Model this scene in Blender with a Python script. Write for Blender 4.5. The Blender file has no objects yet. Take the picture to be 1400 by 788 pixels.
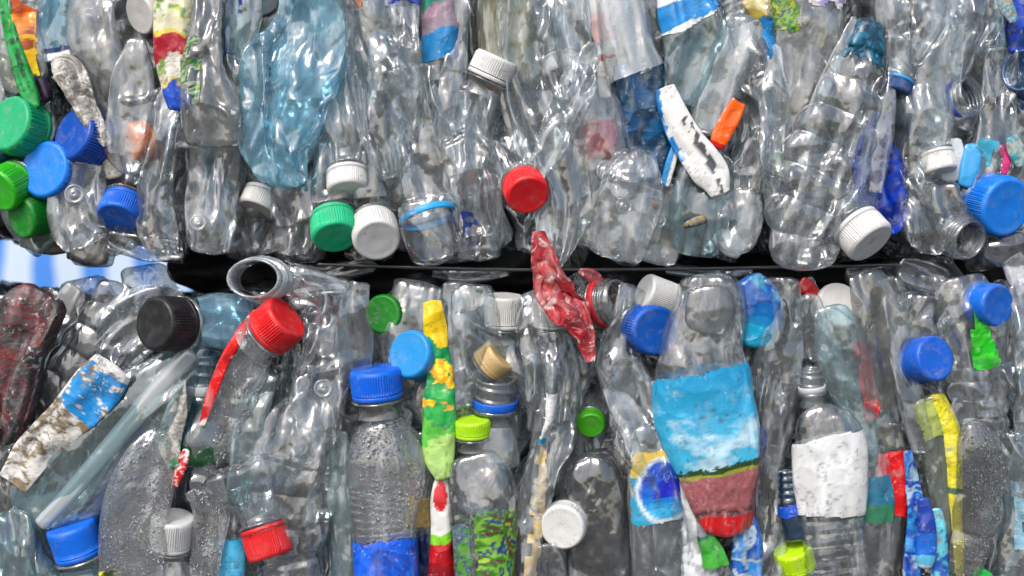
import bpy, math
import numpy as np
from math import radians, cos, sin, pi
from mathutils import Vector

# ------------------------------------------------------------------ scale
S = 0.6 / 1400.0            # metres per layout unit; a screw cap is about 70 units (30 mm) across
D = 0.6 * 50 / 36.0         # camera distance from the faces of the bales
H = 1.20                    # height of the joint between the two bales above the ground
scene = bpy.context.scene
COL = scene.collection

def P(x, y, z=0.0):
    """layout point -> world. x right, y down, z towards the viewer."""
    k = (D - z * S) / D
    return Vector(((x - 700) * S * k, -z * S, H + (394 - y) * S * k))

def lin(h):
    if not isinstance(h, str): return tuple(h)
    h = h.lstrip('#')
    v = [int(h[i:i + 2], 16) / 255 for i in (0, 2, 4)]
    return tuple(c / 12.92 if c <= .04045 else ((c + .055) / 1.055) ** 2.4 for c in v)

# ------------------------------------------------------------------ noise
def _hash(i, j, k, seed):
    with np.errstate(over='ignore'):
        h = (i.astype(np.int64) * 73856093) ^ (j.astype(np.int64) * 19349663) ^ (k.astype(np.int64) * 83492791) ^ np.int64(seed * 2654435 + 12345)
        h = h.astype(np.uint64)
        h ^= h >> np.uint64(33); h *= np.uint64(0xff51afd7ed558ccd); h ^= h >> np.uint64(33)
        h *= np.uint64(0xc4ceb9fe1a85ec53); h ^= h >> np.uint64(33)
    m = np.uint64(0xFFFF)
    return np.stack([(h & m), (h >> np.uint64(16)) & m, (h >> np.uint64(32)) & m], -1).astype(np.float64) / 32767.5 - 1.0

def facet(p, seed):
    """creased noise: flat triangular facets with random corners, vector valued"""
    c = np.floor(p); f = p - c
    c = c.astype(np.int64)
    order = np.argsort(-f, axis=1)
    fs = np.take_along_axis(f, order, 1)
    cur = c.copy()
    out = (1 - fs[:, 0])[:, None] * _hash(cur[:, 0], cur[:, 1], cur[:, 2], seed)
    rows = np.arange(len(p))
    for a in range(3):
        cur[rows, order[:, a]] += 1
        w = fs[:, a] - (fs[:, a + 1] if a < 2 else 0)
        out += w[:, None] * _hash(cur[:, 0], cur[:, 1], cur[:, 2], seed)
    return out

def smooth(p, seed):
    c = np.floor(p); f = p - c; f = f * f * (3 - 2 * f); c = c.astype(np.int64)
    out = 0
    for dx in (0, 1):
        for dy in (0, 1):
            for dz in (0, 1):
                w = (f[:, 0] if dx else 1 - f[:, 0]) * (f[:, 1] if dy else 1 - f[:, 1]) * (f[:, 2] if dz else 1 - f[:, 2])
                out = out + w[:, None] * _hash(c[:, 0] + dx, c[:, 1] + dy, c[:, 2] + dz, seed)
    return out

def rotm(seed):
    r = np.random.RandomState(seed)
    q, _ = np.linalg.qr(r.randn(3, 3))
    return q

def crumple(q, seed, octs):
    out = np.zeros_like(q)
    for n, (L, A) in enumerate(octs):
        w = q @ rotm(seed * 7 + n).T / L
        w = w + 0.45 * smooth(w * .8 + 31.7 * n, seed + n + 50)
        out += A * facet(w, seed + n * 13)
    return out

# ------------------------------------------------------------------ materials
def nn(nt, t, **kw):
    n = nt.nodes.new(t)
    for k, v in kw.items():
        if k.startswith('_'): setattr(n, k[1:], v)
        else: n.inputs[k.replace('__', ' ')].default_value = v
    return n

def newmat(name):
    m = bpy.data.materials.new(name); m.use_nodes = True
    nt = m.node_tree; nt.nodes.clear()
    out = nt.nodes.new('ShaderNodeOutputMaterial')
    return m, nt, out

def mth(nt, op, a, b=None, clamp=False):
    n = nt.nodes.new('ShaderNodeMath'); n.operation = op; n.use_clamp = clamp
    for i, v in enumerate((a, b)):
        if v is None: continue
        if isinstance(v, (int, float)): n.inputs[i].default_value = v
        else: nt.links.new(v, n.inputs[i])
    return n.outputs[0]

def maprange(nt, v, a, b, c=0.0, d=1.0):
    n = nt.nodes.new('ShaderNodeMapRange'); n.clamp = True
    nt.links.new(v, n.inputs[0])
    for i, x in enumerate((a, b, c, d)): n.inputs[i + 1].default_value = x
    return n.outputs[0]

def coords(nt, sc=(1, 1, 1)):
    tc = nt.nodes.new('ShaderNodeTexCoord'); oi = nt.nodes.new('ShaderNodeObjectInfo')
    mp = nt.nodes.new('ShaderNodeMapping'); mp.inputs['Scale'].default_value = sc
    nt.links.new(tc.outputs['Object'], mp.inputs['Vector'])
    ad = nt.nodes.new('ShaderNodeVectorMath'); ad.operation = 'ADD'
    nt.links.new(mp.outputs[0], ad.inputs[0]); nt.links.new(oi.outputs['Random'], ad.inputs[1])
    return ad.outputs[0]

def noise(nt, vec, scale, detail=3, rough=.55, dist=0.0):
    n = nt.nodes.new('ShaderNodeTexNoise'); nt.links.new(vec, n.inputs['Vector'])
    n.inputs['Scale'].default_value = scale; n.inputs['Detail'].default_value = detail
    n.inputs['Roughness'].default_value = rough; n.inputs['Distortion'].default_value = dist
    return n.outputs['Fac']

def voro(nt, vec, scale, feature='F1', rnd=1.0):
    n = nt.nodes.new('ShaderNodeTexVoronoi'); n.feature = feature; nt.links.new(vec, n.inputs['Vector'])
    n.inputs['Scale'].default_value = scale
    n.inputs['Randomness'].default_value = rnd
    return n.outputs['Distance']

def warp(nt, vec, scale, amt):
    n = nt.nodes.new('ShaderNodeTexNoise'); nt.links.new(vec, n.inputs['Vector']); n.inputs['Scale'].default_value = scale
    n.inputs['Detail'].default_value = 1
    s = nt.nodes.new('ShaderNodeVectorMath'); s.operation = 'SCALE'; s.inputs['Scale'].default_value = amt
    nt.links.new(n.outputs['Color'], s.inputs[0])
    a = nt.nodes.new('ShaderNodeVectorMath'); a.operation = 'ADD'
    nt.links.new(vec, a.inputs[0]); nt.links.new(s.outputs[0], a.inputs[1])
    return a.outputs[0]

def mixsh(nt, fac, a, b):
    m = nt.nodes.new('ShaderNodeMixShader')
    if isinstance(fac, (int, float)): m.inputs[0].default_value = fac
    else: nt.links.new(fac, m.inputs[0])
    nt.links.new(a, m.inputs[1]); nt.links.new(b, m.inputs[2])
    return m.outputs[0]

def mixcol(nt, fac, a, b):
    m = nt.nodes.new('ShaderNodeMix'); m.data_type = 'RGBA'
    if isinstance(fac, (int, float)): m.inputs[0].default_value = fac
    else: nt.links.new(fac, m.inputs[0])
    for i, v in ((6, a), (7, b)):
        if isinstance(v, tuple): m.inputs[i].default_value = (*v[:3], 1)
        else: nt.links.new(v, m.inputs[i])
    return m.outputs[2]

def clear_mat(name, tint, haze=.10, hazecol=(.72, .74, .75), rough=.07, dirt=.25, drops=0.0, bump=1.0, scuff=.35, spec=2.15):
    """thin-walled plastic bottle film: see-through, glossy; scuffs and grime come from the mesh's own Wear map"""
    m, nt, out = newmat(name)
    L = nt.links
    v = coords(nt)
    at = nt.nodes.new('ShaderNodeAttribute'); at.attribute_name = 'Wear'
    sp = nt.nodes.new('ShaderNodeSeparateColor'); L.new(at.outputs['Color'], sp.inputs[0])
    wsc, wgr, wbig = sp.outputs[0], sp.outputs[1], sp.outputs[2]
    vl = coords(nt, (1, 1, .6))
    h = noise(nt, vl, 110, 2, .4, .25)
    bn = nt.nodes.new('ShaderNodeBump'); bn.inputs['Strength'].default_value = .5 * bump; bn.inputs['Distance'].default_value = .0036
    L.new(h, bn.inputs['Height'])
    nrm = bn.outputs[0]
    dropmask = None
    if drops:
        vn = nt.nodes.new('ShaderNodeTexVoronoi'); L.new(v, vn.inputs['Vector']); vn.inputs['Scale'].default_value = 400
        sc3 = nt.nodes.new('ShaderNodeSeparateColor'); L.new(vn.outputs['Color'], sc3.inputs[0])
        rad = maprange(nt, sc3.outputs[0], .05, 1, .06, .55)
        dd = mth(nt, 'SUBTRACT', 1, mth(nt, 'DIVIDE', vn.outputs['Distance'], rad), True)
        dd = mth(nt, 'MAXIMUM', dd, mth(nt, 'MULTIPLY', maprange(nt, voro(nt, v, 900), .0, .40, 1, 0), .16))
        dd = mth(nt, 'POWER', mth(nt, 'MULTIPLY', dd, maprange(nt, wbig, .28, .44)), .5)
        b2 = nt.nodes.new('ShaderNodeBump'); b2.inputs['Strength'].default_value = drops; b2.inputs['Distance'].default_value = .0030
        L.new(dd, b2.inputs['Height']); L.new(nrm, b2.inputs['Normal']); nrm = b2.outputs[0]
        dropmask = dd
    fr = nt.nodes.new('ShaderNodeFresnel'); L.new(nrm, fr.inputs['Normal'])
    ge = nt.nodes.new('ShaderNodeNewGeometry')      # a thin wall reflects alike from both sides
    L.new(maprange(nt, ge.outputs['Backfacing'], 0, 1, 1.6, 1 / 1.6), fr.inputs['IOR'])
    fac = mth(nt, 'MULTIPLY', fr.outputs[0], spec, True)
    # a slanted wall is a longer way through the plastic
    inv = mth(nt, 'POWER', mth(nt, 'SUBTRACT', fr.outputs[0], .05, True), .6)
    t2 = tuple(c ** 3.2 * .24 for c in tint)
    edge = mixcol(nt, inv, tint, t2)
    tr = nt.nodes.new('ShaderNodeBsdfTransparent'); L.new(edge, tr.inputs[0])
    df = nt.nodes.new('ShaderNodeBsdfDiffuse'); L.new(nrm, df.inputs['Normal'])
    tl = nt.nodes.new('ShaderNodeBsdfTranslucent'); L.new(nrm, tl.inputs['Normal'])
    grime = mth(nt, 'MULTIPLY', wgr, dirt, True)
    gc = mixcol(nt, grime, hazecol, (.055, .05, .043))
    L.new(gc, df.inputs[0]); L.new(gc, tl.inputs[0])
    base = mixsh(nt, .38, df.outputs[0], tl.outputs[0])
    hz = mth(nt, 'ADD', mth(nt, 'ADD', mth(nt, 'MULTIPLY', wsc, scuff), haze), mth(nt, 'MULTIPLY', grime, .75), True)
    if dropmask is not None: hz = mth(nt, 'ADD', hz, mth(nt, 'MULTIPLY', dropmask, .14), True)
    body = mixsh(nt, hz, tr.outputs[0], base)
    gl = nt.nodes.new('ShaderNodeBsdfGlossy'); gl.inputs['Color'].default_value = (1, 1, 1, 1); L.new(nrm, gl.inputs['Normal'])
    L.new(maprange(nt, wbig, .35, .65, rough, rough + .12), gl.inputs['Roughness'])
    L.new(mixsh(nt, fac, body, gl.outputs[0]), out.inputs[0])
    return m

def ramp01(x, a, b):
    return np.clip((x - a) / (b - a), 0, 1)

def fbm(q, seed, n=3, g=.6):
    o = 0; a = 1; t = 0
    for k in range(n):
        o = o + a * smooth(q * (2.03 ** k) + 17.3 * k, seed + k)[:, 0]; t += a; a *= g
    return o / t * 1.5

def wear_map(q, seed):
    """q in layout units: (along, across, depth) -> scuff, grime, slow variation"""
    big = fbm(q / 55, seed + 301, 2)
    big2 = fbm(q / 40, seed + 302, 2)
    st = fbm(q * np.array([.035, .16, .16]), seed + 303, 3, .7)
    sc = ramp01(st, .05, .65) * ramp01(big, -.15, .45)
    fine = fbm(q * .23, seed + 305, 2, .8)
    gr = ramp01(big2, .2, .6) * ramp01(fbm(q * .5, seed + 309, 2, .8), .05, .5) * .8
    sp = ramp01(smooth(q * .33, seed + 306)[:, 0], .62, .75)
    ln = ramp01(1 - np.abs(fbm(q * np.array([.020, .034, .034]) + 3.3, seed + 308, 2)) * 11, 0, .8) * ramp01(big, -.05, .3) * ramp01(fine, -.35, .2)
    gr = np.maximum(gr, np.maximum(sp * .8, ln))
    return np.stack([sc, gr, big * .5 + .5], 1)

def print_mat(name, rough=.32, see=0.0, dirt=.26, bump=1.0, crack=0.0):
    """printed film: colour from the mesh's own print, scuffed and dirty"""
    m, nt, out = newmat(name); L = nt.links
    at = nt.nodes.new('ShaderNodeAttribute'); at.attribute_name = 'Print'
    v = coords(nt); w = warp(nt, v, 80, .01)
    h = mth(nt, 'ADD', mth(nt, 'MULTIPLY', voro(nt, w, 75), 1.3), mth(nt, 'MULTIPLY', noise(nt, v, 200, 3, .5), .22))
    bn = nt.nodes.new('ShaderNodeBump'); bn.inputs['Strength'].default_value = .8 * bump; bn.inputs['Distance'].default_value = .0012
    L.new(h, bn.inputs['Height'])
    g = mth(nt, 'MULTIPLY', maprange(nt, noise(nt, v, 60, 3), .42, .62), maprange(nt, noise(nt, w, 620, 5, .75), .47, .62))
    g = mth(nt, 'MULTIPLY', g, dirt)
    g = mth(nt, 'MAXIMUM', g, maprange(nt, noise(nt, v, 850, 2), .70, .76, 0, dirt))
    c = mixcol(nt, g, at.outputs['Color'], (.05, .045, .04))
    # ink rubbed off to white film on the creases
    rub = mth(nt, 'MULTIPLY', maprange(nt, noise(nt, v, 90, 2), .5, .62), maprange(nt, noise(nt, w, 380, 4, .7), .56, .62))
    c = mixcol(nt, mth(nt, 'MULTIPLY', rub, .30 + crack), c, (.62, .62, .60))
    pb = nt.nodes.new('ShaderNodeBsdfPrincipled'); L.new(c, pb.inputs['Base Color']); L.new(bn.outputs[0], pb.inputs['Normal'])
    pb.inputs['Roughness'].default_value = rough; pb.inputs['IOR'].default_value = 1.5
    res = pb.outputs[0]
    if see:
        tr = nt.nodes.new('ShaderNodeBsdfTransparent'); L.new(mixcol(nt, .3, c, (1., 1., 1.)), tr.inputs[0])
        res = mixsh(nt, see, res, tr.outputs[0])
    L.new(res, out.inputs[0])
    return m

_capm = {}
def cap_mat(col, rough=.38, wear=.5):
    key = (col, rough, wear)
    if key in _capm: return _capm[key]
    m, nt, out = newmat('cap_plastic'); L = nt.links
    v = coords(nt); c0 = lin(col)
    lum = sum(c0) / 3
    big = noise(nt, v, 90, 3)
    c = mixcol(nt, maprange(nt, big, .3, .7, 0, .22), c0, tuple(x * .62 for x in c0))
    scr = maprange(nt, noise(nt, coords(nt, (.3, 1, 1.6)), 520, 5, .7, .8), .57, .66)
    scr = mth(nt, 'MULTIPLY', scr, maprange(nt, noise(nt, v, 75, 2), .50, .64))
    c = mixcol(nt, mth(nt, 'MULTIPLY', scr, wear), c, (.04, .04, .04) if lum > .25 else tuple(min(1, x * .5 + .22) for x in c0))
    sp = maprange(nt, noise(nt, v, 750, 2), .66, .72, 0, wear)
    c = mixcol(nt, sp, c, (.05, .04, .035))
    du = mth(nt, 'MULTIPLY', maprange(nt, noise(nt, v, 150, 5, .7), .50, .72), wear * .35)
    c = mixcol(nt, du, c, (.33, .31, .28))
    bn = nt.nodes.new('ShaderNodeBump'); bn.inputs['Strength'].default_value = .35; bn.inputs['Distance'].default_value = .0004
    L.new(mth(nt, 'ADD', noise(nt, v, 260, 4), mth(nt, 'MULTIPLY', scr, -.5)), bn.inputs['Height'])
    pb = nt.nodes.new('ShaderNodeBsdfPrincipled'); L.new(c, pb.inputs['Base Color']); L.new(bn.outputs[0], pb.inputs['Normal'])
    L.new(maprange(nt, big, .3, .7, rough - .06, rough + .16), pb.inputs['Roughness'])
    pb.inputs['IOR'].default_value = 1.46
    L.new(pb.outputs[0], out.inputs[0])
    _capm[key] = m
    return m

MAT = {}
def make_mats():
    M = MAT
    M['c'] = clear_mat('clear_film', (.91, .945, .96), haze=.035, hazecol=(.80, .83, .85), dirt=.28)
    M['cs'] = clear_mat('clear_shiny_film', (.925, .955, .97), haze=.022, hazecol=(.82, .85, .88), dirt=.16, scuff=.34, rough=.025)
    M['cd'] = clear_mat('dirty_clear_film', (.80, .81, .80), haze=.11, hazecol=(.50, .51, .50), dirt=.85, scuff=.5, rough=.08)
    M['cf'] = clear_mat('smoky_clear_film', (.72, .74, .75), haze=.05, hazecol=(.30, .31, .33), dirt=.5, rough=.07)
    M['cw'] = clear_mat('milky_film', (.86, .89, .91), haze=.30, hazecol=(.74, .80, .83), dirt=.25, scuff=.35, rough=.09, bump=.7)
    M['cb'] = clear_mat('pale_blue_film', (.60, .87, .97), haze=.20, hazecol=(.36, .70, .88), dirt=.35, scuff=.35)
    M['ct'] = clear_mat('faint_aqua_film', (.74, .90, .93), haze=.08, hazecol=(.62, .75, .78), dirt=.25)
    M['cg'] = clear_mat('green_grey_film', (.72, .78, .73), haze=.18, hazecol=(.50, .56, .50), dirt=.5)
    M['cy'] = clear_mat('yellowed_film', (.88, .88, .74), haze=.16, hazecol=(.62, .60, .45), dirt=.4)
    M['cB'] = clear_mat('deep_blue_film', (.02, .16, .72), haze=.6, hazecol=(.003, .10, .55), dirt=.15, scuff=.1)
    M['cN'] = clear_mat('navy_film', (.10, .32, .52), haze=.30, hazecol=(.02, .10, .22), dirt=.3, scuff=.1)
    M['cD'] = clear_mat('misted_film', (.92, .94, .95), haze=.10, hazecol=(.84, .88, .90), dirt=.2, drops=1.0, bump=.6)
    M['cDf'] = clear_mat('bubbled_smoky_film', (.70, .72, .72), haze=.12, hazecol=(.33, .34, .34), dirt=.3, drops=.9, bump=.5)
    M['pipe'] = clear_mat('milky_pipe', (.9, .92, .93), haze=.5, hazecol=(.88, .91, .93), dirt=.08, bump=.1, scuff=.1)
    M['cv'] = clear_mat('clear_neck', (.90, .93, .94), haze=.08, dirt=.2, bump=.15, scuff=.15)
    M['cvb'] = clear_mat('pale_blue_neck', (.60, .80, .90), haze=.12, hazecol=(.4, .62, .72), dirt=.2, bump=.15, scuff=.15)
    M['cvB'] = clear_mat('blue_neck', (.10, .45, .80), haze=.30, hazecol=(.02, .25, .62), dirt=.2, bump=.15, scuff=.15)
    M['cvw'] = clear_mat('milky_neck', (.86, .86, .86), haze=.45, hazecol=(.68, .68, .67), dirt=.3, bump=.15, scuff=.15)
    M['pr'] = print_mat('printed_film')
    M['prs'] = print_mat('see_through_printed_film', see=.30)
    M['prd'] = print_mat('filthy_printed_film', dirt=.95, crack=.4, bump=1.5, rough=.5)
    M['foil'] = print_mat('glossy_printed_film', rough=.18, dirt=.2, bump=1.4)

# ------------------------------------------------------------------ mesh helpers
def grid_mesh(name, V, nt_, nu, closed, mats, keep=None, col=None, parent=None, wear=None):
    """V (nt_*nu,3) in metres, local"""
    idx = np.arange(nt_ * nu).reshape(nt_, nu)
    if closed:
        a = idx[:-1, :]; b = np.roll(idx, -1, 1)[:-1, :]; c = np.roll(idx, -1, 1)[1:, :]; d = idx[1:, :]
    else:
        a = idx[:-1, :-1]; b = idx[:-1, 1:]; c = idx[1:, 1:]; d = idx[1:, :-1]
    F = np.stack([a, b, c, d], -1).reshape(-1, 4)
    if keep is not None:
        F = F[keep.reshape(-1)[F].all(1)]
        used = np.unique(F)
        if len(used) == 0: return None
        re = -np.ones(nt_ * nu, int); re[used] = np.arange(len(used))
        F = re[F]; V = V[used]
        if col is not None: col = col[used]
    me = bpy.data.meshes.new(name)
    me.vertices.add(len(V)); me.vertices.foreach_set('co', np.asarray(V, np.float32).ravel())
    me.loops.add(F.size); me.loops.foreach_set('vertex_index', F.ravel().astype(np.int32))
    me.polygons.add(len(F)); me.polygons.foreach_set('loop_start', np.arange(0, F.size, 4, dtype=np.int32))
    me.polygons.foreach_set('loop_total', np.full(len(F), 4, np.int32))
    me.polygons.foreach_set('use_smooth', np.ones(len(F), bool))
    if col is not None:
        at = me.color_attributes.new('Print', 'FLOAT_COLOR', 'POINT')
        cc = np.ones((len(V), 4), np.float32); cc[:, :3] = col
        at.data.foreach_set('color', cc.ravel())
    if wear is not None:
        at = me.color_attributes.new('Wear', 'FLOAT_COLOR', 'POINT')
        cc = np.ones((len(V), 4), np.float32); cc[:, :3] = wear
        at.data.foreach_set('color', cc.ravel())
    me.update(calc_edges=True)
    for m in mats: me.materials.append(m)
    o = bpy.data.objects.new(name, me); COL.objects.link(o)
    if parent is not None: o.parent = parent
    return o

def resample(st, step=2.4):
    st = np.array(st, float)
    n = len(st)
    # catmull-rom through the stations
    pts = []
    ext = np.vstack([2 * st[0] - st[1], st, 2 * st[-1] - st[-2]])
    for i in range(1, n):
        p0, p1, p2, p3 = ext[i - 1], ext[i], ext[i + 1], ext[i + 2]
        for u in np.linspace(0, 1, 24, endpoint=False):
            pts.append(.5 * ((2 * p1) + (-p0 + p2) * u + (2 * p0 - 5 * p1 + 4 * p2 - p3) * u * u + (-p0 + 3 * p1 - 3 * p2 + p3) * u ** 3))
    pts.append(st[-1]); pts = np.array(pts)
    seg = np.linalg.norm(np.diff(pts[:, :3], axis=0), axis=1)
    s = np.concatenate([[0], np.cumsum(seg)])
    N = max(8, int(s[-1] / step))
    ss = np.linspace(0, s[-1], N)
    return ss, np.stack([np.interp(ss, s, pts[:, k]) for k in range(pts.shape[1])], 1)

class Tube:
    """a squashed, creased tube along stations (x, y, z, halfwidth), in layout units relative to an anchor"""
    def __init__(self, st, th=.45, crush=1.0, seed=0, ends=(1, 1), dent=.35, ribs=None, step=2.4, expo=.8, aniso=.42, octs=None, neck=(0, 0), tmax=1e9, pleat=.55, endl=.38):
        st = [(p[0], p[1], (p[3] if len(p) > 3 else 0.0), p[2]) for p in st]
        s, R = resample(st, step)
        C = R[:, :3].copy(); hw = np.maximum(R[:, 3], .8)
        T = np.gradient(C, axis=0); T /= np.linalg.norm(T, axis=1)[:, None] + 1e-9
        ref = np.where(np.abs(T[:, 2:3]) > .92, np.array([[1., 0, 0]]), np.array([[0., 0, 1]]))
        side = np.cross(T, ref); side /= np.linalg.norm(side, axis=1)[:, None] + 1e-9
        dep = np.cross(side, T)
        dep *= np.sign(dep[:, 2:3] + 1e-9)
        L = s[-1]
        e = np.ones(len(s))
        for k, en in enumerate(ends):
            if not en: continue
            d = s if k == 0 else L - s
            el = min(endl * hw[min(len(hw) - 1, 12) if k == 0 else max(0, len(hw) - 13)], L * .3)
            x = np.clip(1 - d / el, 0, 1)
            e = np.minimum(e, (1 - x ** 2.6) ** (1 / 2.2) if True else e)
        e = np.maximum(e, .004)
        mx = hw.max()
        nu = int(max(24, min(210, (4 * mx * (.55 + .45 * th)) / step)))
        ph = np.linspace(0, 2 * pi, nu, endpoint=False)
        cs, sn = np.cos(ph), np.sin(ph)
        X = np.sign(cs) * np.abs(cs) ** expo
        Z = np.sign(sn) * np.abs(sn) ** (expo if th >= .5 or crush < .35 else 1.25)
        tk = np.minimum(hw * th, tmax)
        SS = np.repeat(s[:, None], nu, 1)
        rng = np.random.RandomState(seed)
        # pressed-in valley wandering down the front
        wob = smooth(np.stack([s / 90, s * 0 + 3.1, s * 0], 1), seed)[:, 0] * .55
        XX = X[None, :] * np.ones_like(SS)
        ZZ = Z[None, :] * np.ones_like(SS)
        if dent:
            g = np.exp(-((XX - wob[:, None]) / .38) ** 2) * dent * (1.15 + .8 * smooth(np.stack([s / 60, s * 0 + 9, s * 0], 1), seed)[:, :1])
            ZZ = ZZ * (1 - g)
        rad = np.ones_like(s)
        if ribs:
            for (a, b, lam, am) in ribs:
                m = ((s / L > a) & (s / L < b)).astype(float)
                w = 1 - np.abs(np.sin(pi * s / lam)) ** .7
                rad -= am / np.maximum(hw, 4) * w * m
        lat = XX * (hw * e * rad)[:, None]
        dp = ZZ * (tk * e * rad)[:, None]
        q = np.stack([SS * aniso, lat, dp * 1.4], -1).reshape(-1, 3) + rng.rand(3) * 1000
        octs = octs or [(100, 17.0), (44, 10.5), (21, 4.2), (9, .8)]
        self.q = q
        c = crumple(q, seed + 1, [(Lx, A * crush) for Lx, A in octs]).reshape(len(s), nu, 3)
        if pleat:
            lam = rng.uniform(20, 34)
            wd = smooth(np.stack([s / 130, s * 0 + 1.7, s * 0], 1), seed + 60)[:, 0:2]
            ph_ = lat / lam * (1 + .45 * wd[:, 1:2]) + 1.3 * wd[:, 0:1] + rng.rand()
            tri = np.abs(ph_ - np.floor(ph_) - .5) * 4 - 1
            am = 3.6 * pleat * crush * np.clip(.6 + 1.2 * smooth(np.stack([SS / 80, XX * 1.2, XX * 0], -1).reshape(-1, 3), seed + 61)[:, 0].reshape(SS.shape), 0, 1.5)
            c[:, :, 2] += tri * am
        # long straight folds pressed into the wall
        nf = int(L / 26 * min(1.5, crush)) if crush > .25 else 0
        for _ in range(nf):
            s0 = rng.uniform(0, L); l0 = rng.uniform(-.9, .9) * mx; a_ = rng.uniform(-.3, .3) if rng.rand() < .5 else rng.uniform(-1.3, 1.3)
            wd_ = rng.uniform(5, 20); ln_ = rng.uniform(50, 150) * (1 if abs(a_) < .4 else .4); A_ = rng.uniform(-7.5, 7.5) * min(1.3, crush)
            ds = SS - s0; dl = lat - l0
            u_ = ds * cos(a_) + dl * sin(a_); v_ = -ds * sin(a_) + dl * cos(a_)
            c[:, :, 2] += A_ * np.clip(1 - np.abs(v_) / wd_, 0, 1) * np.clip(1.3 - np.abs(u_) / ln_, 0, 1) * np.sign(ZZ)
        env = np.ones(len(s))
        if neck[0]: env *= np.clip(s / neck[0] - .15, 0, 1)
        if neck[1]: env *= np.clip((L - s) / neck[1] - .15, 0, 1)
        env = env * np.clip(hw / 26, .25, 1)
        for k, en in enumerate(ends):
            if not en and not neck[k]: pass
        c *= env[:, None, None]
        c[:, :, 0] *= .6 * np.clip(e, .2, 1)[:, None]; c[:, :, 1] *= .75
        Pn = C[:, None, :] + T[:, None, :] * c[:, :, 0:1] + side[:, None, :] * (lat + c[:, :, 1])[:, :, None] + dep[:, None, :] * (dp + c[:, :, 2])[:, :, None]
        self.P = Pn; self.s = s; self.L = L; self.nu = nu; self.X = XX; self.Zs = Z; self.ph = ph; self.hw = hw
        gu = np.roll(Pn, -1, 1) - np.roll(Pn, 1, 1); gt = np.gradient(Pn, axis=0)
        N = np.cross(gt, gu); N /= np.linalg.norm(N, axis=2)[:, :, None] + 1e-9
        out = Pn - C[:, None, :]
        sg = np.sign((N * out).sum(2).mean())
        self.N = N * (sg if sg else 1)
        self.seed = seed

    @staticmethod
    def loc(Pn):
        """layout units -> local metres"""
        Q = Pn.reshape(-1, 3)
        return np.stack([Q[:, 0] * S, -Q[:, 2] * S, -Q[:, 1] * S], 1)

    def mesh(self, name, mat, parent, col=None):
        Q = self.loc(self.P)
        cc = None
        if col is not None:
            cc = self._color(col, self.P, self.s / self.L, self.X)
        return grid_mesh(name, Q, len(self.s), self.nu, True, [mat], None, cc, parent, wear_map(self.q, self.seed) if col is None else None)

    def _color(self, col, Pn, t, X):
        T = np.repeat(np.asarray(t)[:, None], Pn.shape[1], 1)
        if callable(col):
            c = col(T.ravel(), X.ravel(), Pn.reshape(-1, 3), self.seed)
            g = wear_map(Pn.reshape(-1, 3)[:, [1, 0, 2]], self.seed + 900)
            k = (g[:, 1] * .6)[:, None]; c = c * (1 - k) + .035 * k
            k = (g[:, 0] * .22)[:, None]; c = c * (1 - k) + .5 * k
        else: c = np.tile(np.array(lin(col)), (Pn.shape[0] * Pn.shape[1], 1))
        return c

    def band(self, name, t0, t1, mat, parent, col, x0=-9, x1=9, off=1.3, ragged=6, front=False, holes=0.0, slant=0.0, taper=0.0):
        i0 = max(0, int(t0 * len(self.s))); i1 = min(len(self.s), int(t1 * len(self.s)) + 1)
        r = max(0, int(ragged / 2) + int(abs(slant) / 2))
        j0, j1 = max(0, i0 - r), min(len(self.s), i1 + r)
        Pn = (self.P + self.N * off)[j0:j1]; X = self.X[j0:j1]
        nt_ = j1 - j0
        s = self.s[j0:j1]
        T = (s - self.s[i0]) / max(1e-6, self.s[i1 - 1] - self.s[i0])
        q = np.stack([X * 3, np.repeat(T[:, None], self.nu, 1) * 0, X * 0 + 5], -1).reshape(-1, 3)
        n = smooth(q * 1.7, self.seed + 5)[:, 0].reshape(nt_, self.nu) * ragged * .7 + smooth(q * 6, self.seed + 8)[:, 0].reshape(nt_, self.nu) * ragged * .3
        sl = X * slant
        keep = (s[:, None] >= self.s[i0] + n + sl) & (s[:, None] <= self.s[i1 - 1] + n[:, ::-1] + sl)
        fr = np.repeat((self.Zs > -.15)[None, :], nt_, 0)
        if front: keep &= fr
        if taper: keep &= np.abs(X - (x0 + x1) / 2) < (x1 - x0) / 2 * np.clip(T * taper + .04, 0, 1)[:, None]
        xe = .08 * smooth(np.stack([np.repeat(s[:, None], self.nu, 1) / 9, X * 0, X * 0 + 2], -1).reshape(-1, 3), self.seed + 3)[:, 0].reshape(nt_, self.nu)
        keep &= (X + xe > x0) & (X + xe < x1)
        if holes:
            h = smooth(Pn.reshape(-1, 3) / 16, self.seed + 77)[:, 0].reshape(nt_, self.nu) + .4 * smooth(Pn.reshape(-1, 3) / 5, self.seed + 78)[:, 0].reshape(nt_, self.nu)
            keep &= h > (-1 + holes * 1.4)
        cc = self._color(col, Pn, T, X)
        return grid_mesh(name, self.loc(Pn), nt_, self.nu, True, [mat], keep, cc, parent)

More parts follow.
